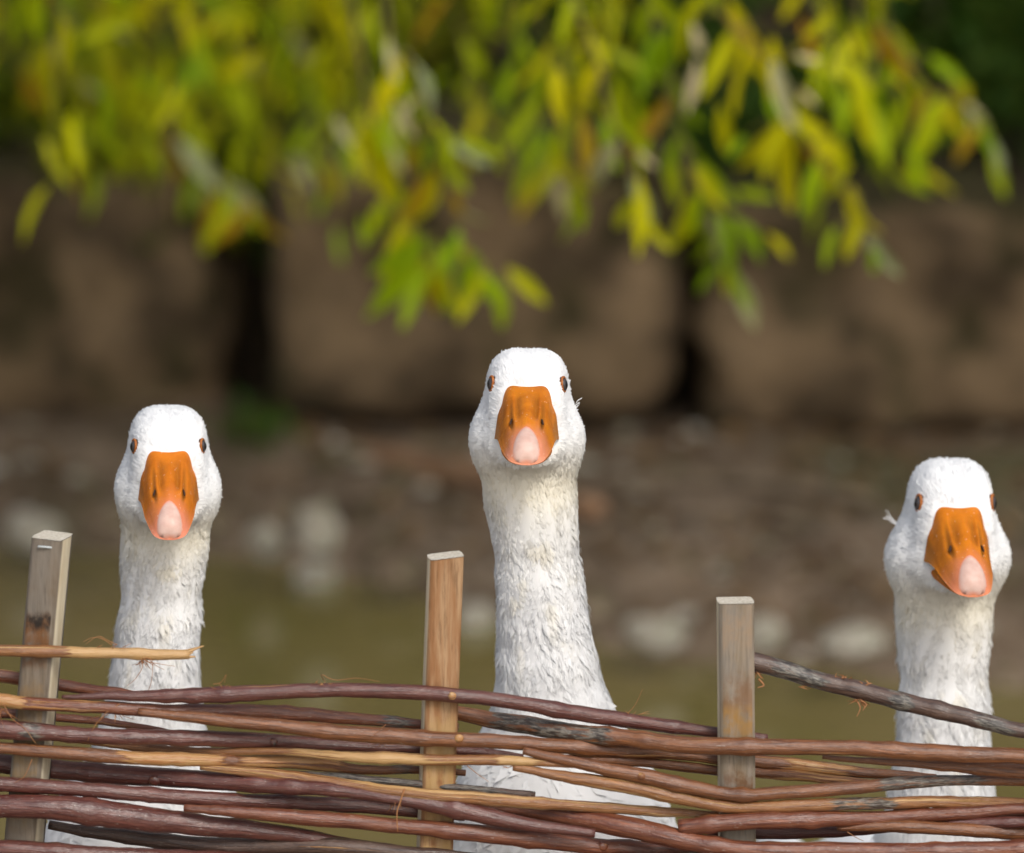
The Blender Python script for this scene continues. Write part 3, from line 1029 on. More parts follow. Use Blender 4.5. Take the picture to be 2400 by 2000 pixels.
for (x1, y1, x2, y2, mk) in seen:
    best = None
    for ti, (o, Pt, b) in enumerate(twigs):
        Y = twig_spec[ti][0]
        a = atY(x1, y1, Y)
        dd = np.linalg.norm(Pt - a, axis=1)
        if best is None or dd.min() < best[0]:
            best = (dd.min(), ti, Pt[dd.argmin()], Y)
    _, ti, tp, Y = best
    Yl = Y + g.uniform(-0.06, 0.06)
    a = atY(x1, y1, Yl)
    b = atY(x2, y2, Yl + g.uniform(-0.03, 0.03))
    put_leaf(a, b, mk, int(g.integers(0, 3)), twigs[ti], Vector((g.normal(0, 0.35), -1.0, 0.35 + g.normal(0, 0.3))))
    nleaf += 1
    petioles.setdefault(ti, []).append((tp, a))
for ti, lst in petioles.items():
    o, Pt, b = twigs[ti]
    for (p, q) in lst:
        mid = (p + q) / 2 + np.array([0, 0, 0.012])
        V, F, _, _ = tube(catmull(np.array([p, mid, q]), 7), np.linspace(0.0013, 0.0008, 7), 5)
        add('side_shoot', mk_mesh('side_shoot', V - b, F), M['twig'], o)
# further leaves along the twigs
for ti, (o, Pt, b) in enumerate(twigs):
    for k in range(22, 59, 3):
        if nleaf >= 290:
            break
        p = Pt[k]
        side = 1 if (k // 3) % 2 else -1
        d = np.array([side * g.uniform(0.2, 0.8), g.uniform(-0.5, 0.5), -1.0])
        d = d / np.linalg.norm(d) * g.uniform(0.05, 0.085)
        mk = g.choice(['y', 'g', 'g', 'g', 'o', 'p', 'y'] if twig_spec[ti][0] < 3.05 else ['g', 'g', 'g', 'o', 'p', 'g'])
        put_leaf(p, p + d, str(mk), int(g.integers(0, 3)), twigs[ti], Vector((g.normal(0, 0.6), -0.8, 0.5 + g.normal(0, 0.4))))
        nleaf += 1

# the rest of the crown: hanging leaf strings round the limbs
g = np.random.default_rng(77)
Ps, Ds = [], []
cparts = []
for lp in limb_pts:
    for k in range(150):
        p = lp[g.integers(5, len(lp))] + g.normal(0, 1, 3) * [0.28, 0.28, 0.10]
        ln = g.uniform(0.3, 2.2)
        sight = CAM[2] - (p[1] - CAM[1]) * math.tan(R(11.0 - g.uniform(1.9, 4.6)))
        bottom = sight if p[1] > 2.3 else sight + 0.12
        lean = g.normal(0, 0.15, 2)
        if p[1] < 3.0 and g.random() < 0.65:
            continue
        z1 = max(p[2] - ln, bottom)
        if p[0] > 0.34 * (p[1] - CAM[1]) * 0.18:            # open gap on the bushes' side
            z1 = max(z1, 1.15)
        m = int((p[2] - z1) / 0.025)
        if m < 2:
            continue
        s = np.linspace(0, 1, m)[:, None]
        q = p + np.hstack([s * lean[0], s * lean[1], s * (z1 - p[2])])
        Ps.append(q + g.normal(0, 0.012, q.shape))
        dd = g.normal(0, 0.6, q.shape) + [0, 0, -1.0]
        Ds.append(dd)
        V, F, _, _ = tube(q[[0, m // 2, m - 1]], np.array([0.003, 0.002, 0.001]), 4, caps=False)
        cparts.append((V, F))
for k in range(28):                       # longer strings over the deep part of the pond and the far bank
    px0, Y0 = g.uniform(-250, 1500), g.uniform(2.9, 4.3)
    e_ = atY(px0, g.uniform(60, 400) if px0 < 1250 else g.uniform(60, 280), Y0)
    z0 = 2.25 + g.uniform(-0.25, 0.3)
    m = int((z0 - e_[2]) / 0.024)
    q_ = np.linspace(0, 1, m)[:, None]
    sway = g.normal(0, 0.12, 2)
    q = np.hstack([e_[0] + sway[0] * (1 - q_) ** 2, e_[1] + sway[1] * (1 - q_) ** 2, z0 + (e_[2] - z0) * q_])
    Ps.append(q + g.normal(0, 0.016, q.shape))
    Ds.append(g.normal(0, 0.6, q.shape) + [0, 0, -1.0])
    V, F, _, _ = tube(q[[0, m // 2, m - 1]], np.array([0.003, 0.002, 0.001]), 4, caps=False)
    cparts.append((V, F))
P = np.vstack(Ps)
D = np.vstack(Ds)
o = leaves_obj('crown', P, D, rand_dirs(len(P), g) + [0, -0.4, 0.4], g.uniform(0.05, 0.10, len(P)), g.uniform(0.014, 0.024, len(P)), M['leaf_crown'], willow, TR, g)
tag(o, kind='stuff')
V, F = merge(cparts)
o = add('fine_twigs', mk_mesh('fine_twigs', V - TR, F), M['twig'], willow)
tag(o, kind='stuff')

# ------------------------------------------------------------------ grass on the near bank
g = np.random.default_rng(5)
n = 5200
x = g.uniform(-1.5, 1.5, n)
y = np.where(g.random(n) < 0.55, g.uniform(0.75, 1.75, n), g.uniform(-0.6, 0.9, n))
P = np.stack([x, y, ground_z(x, y) - 0.002], -1)
Hh = g.uniform(0.03, 0.08, n) * np.where(y > 0.8, 1.5, 0.6)
o = leaves_obj('grass', P, g.normal(0, 0.35, (n, 3)) + [0, 0, 1.0], rand_dirs(n, g) + [0, -1, 0], Hh, np.full(n, 0.004), M['grass'], g=g, curl=0.25)
tag(o, 'short grass on the near bank under the geese and fence', 'grass', kind='stuff')

# ------------------------------------------------------------------ geese
HB = np.array([0.0, 0.0, 0.69])          # where forehead and beak meet on the model goose (it faces -Y)


def ell(X, Y, Z, c, r):
    x = (X - c[0]) / r[0]
    y = (Y - c[1]) / r[1]
    z = (Z - c[2]) / r[2]
    k0 = np.sqrt(x * x + y * y + z * z)
    k1 = np.sqrt((x / r[0]) ** 2 + (y / r[1]) ** 2 + (z / r[2]) ** 2) + 1e-9
    return k0 * (k0 - 1) / k1


def cone(X, Y, Z, a, b, ra, rb):
    a = np.array(a)
    b = np.array(b)
    d = b - a
    t = np.clip(((X - a[0]) * d[0] + (Y - a[1]) * d[1] + (Z - a[2]) * d[2]) / d.dot(d), 0, 1)
    return np.sqrt((X - a[0] - t * d[0]) ** 2 + (Y - a[1] - t * d[1]) ** 2 + (Z - a[2] - t * d[2]) ** 2) - (ra + (rb - ra) * t)


def smin(a, b, k):
    h = np.maximum(k - np.abs(a - b), 0) / k
    return np.minimum(a, b) - h * h * k * 0.25


def hp(x, f, z):                          # head millimetres (right, forward, up from the beak root)
    return (x / 1000, -f / 1000, 0.69 + z / 1000)


def mm(*r):
    return tuple(v_ / 1000 for v_ in r)


neck_chain = [(0.095, 0.22, 0.098), (0.085, 0.28, 0.092), (0.072, 0.33, 0.082), (0.064, 0.367, 0.072), (0.057, 0.40, 0.053), (0.050, 0.44, 0.0405), (0.046, 0.478, 0.0335), (0.044, 0.51, 0.0295),
              (0.043, 0.54, 0.0285), (0.043, 0.58, 0.0285), (0.043, 0.605, 0.0305), (0.043, 0.625, 0.032)]


def goose_sdf(X, Y, Z, part):
    f = None
    if part in ('body', 'all'):
        f = ell(X, Y, Z, (0, 0.25, 0.130), (0.118, 0.23, 0.105))
        f = smin(f, ell(X, Y, Z, (0, 0.11, 0.165), (0.095, 0.10, 0.10)), 0.05)
        for s in (-1, 1):
            f = smin(f, ell(X, Y, Z, (s * 0.096, 0.31, 0.140), (0.034, 0.19, 0.068)), 0.012)
            f = smin(f, ell(X, Y, Z, (s * 0.055, 0.26, 0.030), (0.038, 0.05, 0.055)), 0.03)
        f = smin(f, ell(X, Y, Z, (0, 0.49, 0.135), (0.055, 0.11, 0.026)), 0.05)
    for (a, b) in zip(neck_chain[:-1], neck_chain[1:]):
        c = cone(X, Y, Z, (0, a[0], a[1]), (0, b[0], b[1]), a[2], b[2])
        f = c if f is None else smin(f, c, 0.012)
    if part in ('head', 'all'):
        h = ell(X, Y, Z, hp(0, -36, -7), mm(28.0, 36, 24.0))                  # cranium
        h = smin(h, ell(X, Y, Z, hp(0, -12, -6), mm(22.5, 16, 12)), 0.010)    # forehead
        for s in (-1, 1):
            h = smin(h, ell(X, Y, Z, hp(s * 11.5, -33, 2), mm(14.5, 28, 14)), 0.008)   # crown corners
            h = smin(h, ell(X, Y, Z, hp(s * 18.5, -35, -44), mm(22.5, 29, 26)), 0.022)   # cheeks
            h = smin(h, ell(X, Y, Z, hp(s * 14.5, -9, -27), mm(9.5, 12, 20)), 0.012)   # lores
            h = smin(h, ell(X, Y, Z, hp(s * 13, -11, -44), mm(12, 14, 10)), 0.012)     # by the gape
        h = smin(h, ell(X, Y, Z, hp(0, -6, -53), mm(17, 30, 6.5)), 0.012)     # chin
        f = smin(f, h, 0.016)
    return f


def surface_nets(F, org, h):
    S = F < 0
    nx, ny, nz = F.shape
    c = np.zeros((nx - 1, ny - 1, nz - 1), np.int8)
    for i in (0, 1):
        for j in (0, 1):
            for k in (0, 1):
                c += S[i:nx - 1 + i, j:ny - 1 + j, k:nz - 1 + k]
    act = (c > 0) & (c < 8)
    I = np.argwhere(act)
    idx = np.full(act.shape, -1, np.int32)
    idx[act] = np.arange(len(I))
    acc = np.zeros((len(I), 3))
    cnt = np.zeros(len(I))
    cor = [(0, 0, 0), (1, 0, 0), (0, 1, 0), (1, 1, 0), (0, 0, 1), (1, 0, 1), (0, 1, 1), (1, 1, 1)]
    for a in range(8):
        for b in range(a + 1, 8):
            if sum(abs(cor[a][q] - cor[b][q]) for q in range(3)) != 1:
                continue
            fa = F[I[:, 0] + cor[a][0], I[:, 1] + cor[a][1], I[:, 2] + cor[a][2]]
            fb = F[I[:, 0] + cor[b][0], I[:, 1] + cor[b][1], I[:, 2] + cor[b][2]]
            x = (fa < 0) != (fb < 0)
            tt = np.where(x, fa / np.where(fa == fb, 1, fa - fb), 0)
            p = np.array(cor[a])[None] + tt[:, None] * (np.array(cor[b]) - np.array(cor[a]))[None]
            acc += p * x[:, None]
            cnt += x
    V = (I + acc / np.maximum(cnt, 1)[:, None]) * h + org
    Q = []
    for ax in range(3):
        sl0 = [slice(None)] * 3
        sl1 = [slice(None)] * 3
        sl0[ax] = slice(0, -1)
        sl1[ax] = slice(1, None)
        A, B = S[tuple(sl0)], S[tuple(sl1)]
        E = np.argwhere(A != B)
        inside_first = A[E[:, 0], E[:, 1], E[:, 2]]
        o1, o2 = [q for q in range(3) if q != ax]
        ok = (E[:, o1] > 0) & (E[:, o2] > 0) & (E[:, o1] < F.shape[o1] - 1) & (E[:, o2] < F.shape[o2] - 1)
        E, inside_first = E[ok], inside_first[ok]

        def cell(d1, d2):
            e = E.copy()
            e[:, o1] += d1
            e[:, o2] += d2
            return idx[e[:, 0], e[:, 1], e[:, 2]]
        q = np.stack([cell(-1, -1), cell(0, -1), cell(0, 0), cell(-1, 0)], -1)
        flip = inside_first if ax != 1 else ~inside_first
        q = np.where(flip[:, None], q, q[:, ::-1])
        Q.append(q)
    return V, np.vstack(Q)


H_ = 0.0026
org = np.array([-0.15, -0.035, -0.03])
shape = (int(0.30 / H_) + 1, int(0.67 / H_) + 1, int(0.77 / H_) + 1)
FF = np.full(shape, 0.5, np.float32)
ax_ = [np.float32(org[q]) + np.arange(shape[q], dtype=np.float32) * np.float32(H_) for q in range(3)]
kz = np.searchsorted(ax_[2], 0.50)
FF[:, :, :kz] = goose_sdf(ax_[0][:, None, None], ax_[1][None, :, None], ax_[2][None, None, :kz], 'body')
i0, i1 = np.searchsorted(ax_[0], [-0.06, 0.06])
j1 = np.searchsorted(ax_[1], 0.13)
FF[i0:i1, :j1, kz:] = goose_sdf(ax_[0][i0:i1, None, None], ax_[1][None, :j1, None], ax_[2][None, None, kz:], 'head')
GV, GQ = surface_nets(FF, org, H_)


def sdf_pts(P):
    return goose_sdf(P[:, 0], P[:, 1], P[:, 2], 'all')


def sdf_grad(P, e=0.0012):
    G = np.zeros_like(P)
    for q in range(3):
        d = np.zeros(3)
        d[q] = e
        G[:, q] = (sdf_pts(P + d) - sdf_pts(P - d)) / (2 * e)
    return G


for _ in range(2):
    G = sdf_grad(GV)
    GV = GV - np.clip(sdf_pts(GV), -0.003, 0.003)[:, None] * G / np.maximum((G * G).sum(1), 0.2)[:, None]
GN = sdf_grad(GV)
GN /= np.linalg.norm(GN, axis=1)[:, None] + 1e-9
# orientation check
a_, b_, c_ = GV[GQ[:, 0]], GV[GQ[:, 1]], GV[GQ[:, 2]]
fn = np.cross(b_ - a_, c_ - a_)
bad = (fn * GN[GQ[:, 0]]).sum(1) < 0
GQ[bad] = GQ[bad][:, ::-1]


def eye_frame(s):
    """eye centre on the head's surface and its outward normal."""
    p = np.array([[s * 0.0225, 0.0120, 0.69 - 0.0025]])
    for _ in range(6):
        g_ = sdf_grad(p)
        p = p - sdf_pts(p)[:, None] * g_ / (g_ * g_).sum(1)[:, None]
    g_ = sdf_grad(p)[0]
    n_ = g_ / np.linalg.norm(g_)
    n_ = n_ * np.array([1, 1, 0.4]) + np.array([0, -0.05, 0.0])
    return p[0], n_ / np.linalg.norm(n_)


EYES = [eye_frame(-1), eye_frame(1)]

# beak, in head millimetres: forward, top z, edge z, half top width, half edge width
BK = np.array([
    (-16, 0.0, -37.0, 13.6, 17.2), (-4, 0.6, -38.5, 15.2, 19.6), (2, -0.6, -39.0, 15.8, 20.6), (14, -5.6, -37.4, 14.8, 20.0), (28, -12.4, -37.6, 13.2, 18.8),
    (42, -19.4, -39.6, 12.0, 17.4), (55, -25.6, -42.2, 10.8, 14.8), (63, -29.6, -43.6, 9.8, 13.0), (67.5, -33.2, -44.8, 8.6, 11.4), (70.4, -38.0, -45.8, 6.6, 8.8), (71.4, -42.4, -46.8, 3.6, 5.0), (70.8, -46.2, -47.4, 1.2, 1.7)])


def beak_upper():
    nu, nv = 46, 45
    d = np.concatenate([[0], np.cumsum(np.hypot(np.diff(BK[:, 0]), np.diff(BK[:, 1])))])
    tt = np.linspace(0, d[-1], nu)
    sec = np.stack([np.interp(tt, d, BK[:, q]) for q in range(5)], -1)
    for _ in range(2):
        sec[1:-1] = (sec[:-2] + 2 * sec[1:-1] + sec[2:]) / 4
    s = (sec[:, 0] + 4) / 82
    V = np.zeros((nu, nv, 3))
    gro = np.zeros((nu, nv))
    us = np.linspace(-1, 1, nv)
    for j, u in enumerate(us):
        au = abs(u)
        ex = np.interp(s, [0, 0.15, 0.5, 1.0], [8.0, 5.0, 2.9, 2.1])
        ph = au ** 0.9 * math.pi / 2
        x = sec[:, 4] * np.sin(ph) ** (2 / ex)
        z = sec[:, 2] + (sec[:, 1] - sec[:, 2]) * max(math.cos(ph), 0.0) ** (2 / ex)
        # the sides lean in towards the culmen
        x = x * (1 - (1 - sec[:, 3] / sec[:, 4]) * 0.85 * np.clip((z - sec[:, 2]) / (sec[:, 1] - sec[:, 2]), 0, 1))
        # flare of the biting edge near the gape
        x = x + 1.6 * smooth(0.8, 1.0, au) * np.exp(-((s - 0.08) / 0.10) ** 2)
        rid = np.exp(-(x / 4.2) ** 2) * smooth(0.12, 0.30, s) * (1 - smooth(0.62, 0.80, s))
        g1 = np.exp(-((x - 6.6) / 2.0) ** 2) * smooth(0.14, 0.28, s) * (1 - smooth(0.44, 0.58, s))
        g2 = np.exp(-((x - 11.6) / 1.6) ** 2) * smooth(0.20, 0.34, s) * (1 - smooth(0.46, 0.56, s))
        flap = np.exp(-((x - 8.8) / 1.8) ** 2 - ((s - 0.50) / 0.10) ** 2)
        pit = np.exp(-((x - 11.0 - (s - 0.5) * -9) / 1.15) ** 2 - ((s - 0.535) / 0.07) ** 2)
        ed = 0.7 * smooth(0.86, 0.97, au)
        lift = 2.3 * rid - 3.0 * g1 - 1.6 * g2 + 1.5 * flap - 3.4 * pit
        V[:, j, 0] = x * (1 if u >= 0 else -1)
        V[:, j, 1] = sec[:, 0] + lift * 0.35
        V[:, j, 2] = z + lift * 0.95
        V[:, j, 0] += ed * (1 if u >= 0 else -1)
        gro[:, j] = np.clip(g1 * 0.7 + g2 * 0.6 + pit + 0.9 * smooth(0.90, 0.985, au) * (1 - smooth(0.15, 0.5, s)), 0, 1)  # groove pigment, plus a dark biting edge painted as the mouth gap's shade
    V = V.reshape(-1, 3)
    W = np.stack([V[:, 0] / 1000, -V[:, 1] / 1000, 0.69 + V[:, 2] / 1000], -1)
    F = grid_faces(nu, nv)
    # floor of the upper half so that it is closed
    left = np.arange(nu) * nv
    right = left + nv - 1
    fl = np.stack([left[:-1], right[:-1], right[1:], left[1:]], -1)
    tipc = len(W)
    W = np.vstack([W, W[-nv:].mean(0)])
    lr = (nu - 1) * nv + np.arange(nv - 1)
    return W, [F, fl, np.stack([lr, lr + 1, np.full(nv - 1, tipc)], -1)], np.append(np.repeat(s, nv), 1.0), np.append(gro.ravel(), 0.0)


def beak_nail():
    W, _, _, _ = beak_upper()
    nu, nv = 46, 45
    G_ = W[:nu * nv].reshape(nu, nv, 3)
    nr, na = 9, 28
    V, fade = [], []
    ic, ri = 38.0, 6.8
    cen = np.array(hp(0, 52, -42))
    for r_ in np.linspace(0, 1, nr):
        for th in np.linspace(0, 2 * math.pi, na, endpoint=False):
            ii = ic - ri * math.cos(th) * r_
            i0 = int(min(ii, nu - 1.001))
            row = (G_[i0] * (1 - (ii - i0)) + G_[i0 + 1] * (ii - i0))[:, 0]
            xt = 0.0100 * math.sin(th) * r_ * (1 - 0.16 * math.cos(th))
            k0, k1 = 3, nv - 4
            jj = float(np.interp(xt, row[k0:k1 + 1], np.arange(k0, k1 + 1)))
            i0, j0 = int(min(ii, nu - 1.001)), int(min(max(jj, 0), nv - 1.001))
            fi, fj = min(ii - i0, 1.0), jj - j0
            p = (G_[i0, j0] * (1 - fi) + G_[i0 + 1, j0] * fi) * (1 - fj) + (G_[i0, j0 + 1] * (1 - fi) + G_[i0 + 1, j0 + 1] * fi) * fj
            d_ = p - cen
            V.append(p + d_ / np.linalg.norm(d_) * (0.0012 * (1 - r_ ** 3) - 0.0001))
            fade.append(r_)
    return np.array(V), [grid_faces(nr, na, True)], np.array(fade)


def beak_lower():
    rows = np.array([(-14, -41.0, -50.0, 17.5), (0, -42.0, -50.4, 18.2), (14, -42.2, -50.4, 17.8), (30, -42.8, -49.6, 16.2), (46, -43.0, -48.8, 14.4), (56, -44.0, -48.8, 12.0), (62.5, -44.8, -48.6, 9.0), (66.0, -45.6, -48.2, 5.0), (67.2, -46.0, -47.6, 1.5)])
    tt = np.linspace(0, 1, 26)
    r = np.stack([np.interp(tt, np.linspace(0, 1, len(rows)), rows[:, q]) for q in range(4)], -1)
    a = np.linspace(0, 2 * math.pi, 20, endpoint=False)
    V = []
    for (f, zt, zb, w) in r:
        zc, hh = (zt + zb) / 2, (zt - zb) / 2
        for q in a:
            V.append((w * np.sign(math.cos(q)) * abs(math.cos(q)) ** 0.8 / 1000, -f / 1000, 0.69 + (zc + hh * np.sign(math.sin(q)) * abs(math.sin(q)) ** 0.7) / 1000))
    V = np.array(V)
    n_ = len(r)
    cap = np.arange(20) + (n_ - 1) * 20
    F = [grid_faces(n_, 20, True), np.array([[cap[0], cap[5], cap[10], cap[15]]])]
    return V, F, np.repeat((r[:, 0] + 4) / 82, 20)


def sphere(nu=18, nv=24):
    th = np.linspace(0, math.pi, nu)
    ph = np.linspace(0, 2 * math.pi, nv, endpoint=False)
    V = np.stack([np.outer(np.sin(th), np.cos(ph)), np.outer(np.sin(th), np.sin(ph)), np.outer(np.cos(th), np.ones(nv))], -1).reshape(-1, 3)
    return V, [grid_faces(nu, nv, True)[:, ::-1]]


def frame_of(n_):
    z = n_ / np.linalg.norm(n_)
    x = np.cross([0, 0, 1.0], z)
    x /= np.linalg.norm(x)
    y = np.cross(z, x)
    return np.stack([x, y, z], 0)


def goose(label, target, foot, scale, yaw, pitch, roll, beak, seed, fluff=1.0, wisp=None, crown=1.0, cheek=1.0):
    """target: world point of the beak root; foot: (x, y) of the ground between the feet."""
    g = np.random.default_rng(seed)
    Rm = np.array((Matrix.Rotation(yaw, 3, 'Z') @ Matrix.Rotation(pitch, 3, 'X') @ Matrix.Rotation(roll, 3, 'Y')))
    piv = np.array([0, 0.040, 0.635])
    gzf = gz(foot[0], foot[1])
    base = np.array([foot[0], foot[1], gzf])
    org_c = np.array([0, 0.24, -0.13])
    want = (np.array(target) - base) / scale + org_c           # canonical-space place of the beak root
    have = piv + Rm @ (HB - piv)
    off = want - have

    def warp(P, rigid=False):
        P = np.array(P, float)
        P[:, 2] = np.where(P[:, 2] > HB[2], HB[2] + (P[:, 2] - HB[2]) * crown, P[:, 2])
        if not rigid:
            P[:, 0] = P[:, 0] * (1 + (cheek - 1) * np.exp(-((P[:, 2] - 0.642) / 0.026) ** 2) * smooth(0.008, 0.025, P[:, 1]))
        w = np.ones(len(P)) if rigid else smooth(0.545, 0.622, P[:, 2])
        H = piv + (P - piv) @ Rm.T
        Q = P * (1 - w)[:, None] + H * w[:, None]
        tz = np.ones(len(P)) if rigid else np.clip((P[:, 2] - 0.30) / (0.63 - 0.30), 0, 1)
        tv = np.ones(len(P)) if rigid else smooth(0.16, 0.44, P[:, 2])
        back = np.ones(len(P)) if rigid else 1 - smooth(0.15, 0.30, P[:, 1]) * (1 - smooth(0.45, 0.5, P[:, 2]))
        sx = tz ** 1.15 * back
        Q = Q + np.stack([sx * off[0], (tz * tz * (3 - 2 * tz)) * back * off[1], tv * back * off[2]], -1)
        return (Q - org_c) * scale

    root = empty('goose', base)
    tag(root, label, 'goose', 'white geese behind the wattle fence')

    def tint_of(P):
        chin = np.exp(-((P[:, 2] - 0.618) / 0.022) ** 2) * smooth(0.09, 0.02, P[:, 1]) * 0.75
        low = 0.16 * np.exp(-((P[:, 2] - 0.585) / 0.04) ** 2)
        cl = np.array([mnoise.noise(Vector((p[0] * 95, p[1] * 95, p[2] * 50 + seed))) for p in P]) if len(P) < 40000 else np.zeros(len(P))
        dirt = 0.75 * np.clip(cl - 0.18, 0, 1) * smooth(0.46, 0.50, P[:, 2]) * smooth(0.62, 0.59, P[:, 2]) * smooth(0.045, 0.02, P[:, 1])
        return np.clip(chin + low + dirt, 0, 1)

    # body: one continuous surface, with the furrows of the neck pressed in
    V = GV.copy()
    nk = smooth(0.40, 0.50, V[:, 2]) * (1 - smooth(0.585, 0.615, V[:, 2]))
    ang = np.arctan2(V[:, 0], -(V[:, 1] - 0.043))
    fur = np.sin(ang * 13 + np.sin(V[:, 2] * 60 + seed) * 1.2 + V[:, 2] * 90 * np.sign(ang))
    V = V + GN * (fur * 0.0004 * nk)[:, None]
    me = mk_mesh('body', warp(V), [GQ])
    attr(me, 'tint', tint_of(GV))
    add('body', me, M['feather_body'], root)

    # plumage tufts
    a, b, c, d = (GV[GQ[:, q]] for q in range(4))
    ar = 0.5 * np.linalg.norm(np.cross(c - a, d - b), axis=1)
    ctr = (a + b + c + d) / 4
    zc, yc = ctr[:, 2], ctr[:, 1]
    head = smooth(0.60, 0.63, zc)
    neck = smooth(0.40, 0.46, zc) * (1 - head)
    bodyw = 1 - head - neck
    Vs, Ts, Ns, Tn, Tw = [], [], [], [], []
    voff = 0

    def tufts(n, weight, length, width, lift, strands, spread, kind):
        nonlocal voff
        pr = ar * weight
        f = g.choice(len(ar), n, p=pr / pr.sum())
        r1, r2 = g.random(n)[:, None], g.random(n)[:, None]
        P = (a[f] * (1 - r1) + b[f] * r1) * (1 - r2) + (d[f] * (1 - r1) + c[f] * r1) * r2
        N = GN[GQ[f, 0]]
        if kind == 'head':
            hx, hf, hz = P[:, 0] * 1000, -P[:, 1] * 1000, (P[:, 2] - 0.69) * 1000
            keep = np.ones(n, bool)
            for (ep, en) in EYES:
                keep &= np.linalg.norm(P - ep, axis=1) > 0.0064
            zt = np.interp(hf, BK[:, 0], BK[:, 1])
            zb = np.interp(hf, BK[:, 0], BK[:, 2])
            ww = np.interp((zt - hz) / np.maximum(zt - zb, 1), [0, 1], [0, 1]).clip(0, 1)
            wid = np.interp(hf, BK[:, 0], BK[:, 3]) * (1 - ww) + np.interp(hf, BK[:, 0], BK[:, 4]) * ww
            keep &= ~((hf > -6) & (np.abs(hx) < wid - 0.3) & (hz < zt - 0.2) & (hz > zb - 9))
            P, N = P[keep], N[keep]
            flow = P - np.array([0, -0.09, 0.655])
            dn = smooth(0.66, 0.615, P[:, 2])[:, None]
            flow = flow / np.linalg.norm(flow, axis=1)[:, None] * (1 - 0.8 * dn) + np.array([0, 0.1, -1.0]) * dn
        elif kind == 'neck':
            an = np.arctan2(P[:, 0], -(P[:, 1] - 0.043))
            sw = np.sin(an * 6.5 + np.sin(P[:, 2] * 55 + seed) * 1.5)
            side = np.stack([np.cos(an), np.sin(an), np.zeros(len(an))], -1)
            flow = np.array([0, 0, -1.0]) + side * (0.38 * sw)[:, None]
        else:
            flow = np.tile([0, 0.75, -0.75], (len(P), 1)) + g.normal(0, 0.1, (len(P), 3))
        n_ = len(P)
        flow = flow + g.normal(0, 0.16, (n_, 3))
        T = flow - N * (flow * N).sum(1)[:, None]
        T /= np.linalg.norm(T, axis=1)[:, None] + 1e-9
        S = np.cross(T, N)
        L = length * g.uniform(0.65, 1.35, n_)
        lf = lift * g.uniform(0.3, 1.7, n_)
        if kind == 'neck':
            up = np.array([mnoise.noise(Vector((p[0] * 55, p[1] * 55, p[2] * 38 + seed))) for p in P])
            lf = lf * (1 + 1.1 * np.clip(up, -0.6, 1)) * (0.35 + 0.65 * smooth(0.44, 0.53, P[:, 2]))
            L = L * (1 + 0.5 * np.clip(up, -0.5, 1)) * (0.75 + 0.5 * smooth(0.62, 0.50, P[:, 2]))
        tint = tint_of(P)
        fr_ = {'head': 230.0, 'neck': 120.0, 'body': 60.0}[kind]
        tilt = np.array([list(mnoise.noise_vector(Vector(p * fr_) + Vector((seed, 0, 0)))) for p in P]) * {'head': 0.30, 'neck': 0.12, 'body': 0.03}[kind]
        tilt = tilt + g.normal(0, {'head': 0.08, 'neck': 0.06, 'body': 0.015}[kind], (n_, 3))
        out_ = g.random(n_) < {'head': 0.07, 'neck': 0.13, 'body': 0.0}[kind]
        lf = np.where(out_, lf * 2.6, lf)
        for q in range(strands):
            o_ = (q - (strands - 1) / 2) / max(strands - 1, 1) if strands > 1 else 0.0
            rootp = P + S * (o_ * spread)[:, None] if np.ndim(spread) else P + S * (o_ * spread)
            rootp = rootp - N * 0.0002
            Dm = T + N * lf[:, None] + S * (o_ * -0.10) + g.normal(0, 0.05, (n_, 3))
            midp = rootp + Dm * (L * 0.55)[:, None]
            tipp = rootp + (Dm * 1.0 - N * (lf * 0.35)[:, None] - S * (o_ * 0.35)) * L[:, None]
            w_ = S * (width * g.uniform(0.7, 1.3, n_))[:, None]
            v = np.stack([rootp - w_ * 0.6, rootp + w_ * 0.6, midp + w_, midp - w_, tipp], 1).reshape(-1, 3)
            k = np.arange(n_)[:, None] * 5 + voff
            Ts.append(np.concatenate([k + np.array([0, 1, 2]), k + np.array([0, 2, 3]), k + np.array([3, 2, 4])]))
            nn = N * 1.0 + tilt + S * (o_ * (0.15 if kind == 'body' else 0.42)) + g.normal(0, 0.05, (n_, 3))
            nn /= np.linalg.norm(nn, axis=1)[:, None]
            Vs.append(v)
            Ns.append(np.repeat(nn, 5, 0))
            Tn.append(np.repeat(tint, 5))
            voff += len(v)

    front = smooth(0.30, 0.16, yc) * 0.9 + 0.1
    tufts(36000, head * smooth(0.16, 0.08, yc), 0.0038 * fluff, 0.00042, 0.11, 1, 0.0, 'head')
    tufts(13000, neck * smooth(0.30, 0.12, yc), 0.0064 * fluff, 0.00055, 0.09, 4, 0.0027, 'neck')
    tufts(7000, bodyw * front, 0.014, 0.0026, 0.014, 2, 0.0030, 'body')
    if wisp is not None:
        for (wp, wd, wl, wk) in wisp:
            wq = np.array([wp], float)
            for _ in range(5):
                gq = sdf_grad(wq)
                wq = wq - sdf_pts(wq)[:, None] * gq / (gq * gq).sum(1)[:, None]
            wp = wq[0]
            for q in range(wk):
                pts = catmull(np.array([wp, np.array(wp) + np.array(wd) * wl * 0.5 + g.normal(0, 0.0008, 3), np.array(wp) + np.array(wd) * wl + np.array([0, 0, 0.3 * wl]) + g.normal(0, 0.0015, 3)]), 5)
                sd = np.array([0.0, 0.3, 1.0]) * 0.00022
                v = np.stack([pts - sd, pts + sd], 1).reshape(-1, 3)
                k = voff + np.arange(4)[:, None] * 2
                Ts.append(np.concatenate([k + np.array([0, 1, 3]), k + np.array([0, 3, 2])]))
                Vs.append(v)
                Ns.append(np.tile([0, -0.7, 0.7], (10, 1)))
                Tn.append(np.zeros(10))
                voff += 10
    V = np.vstack(Vs)
    T = np.vstack(Ts)
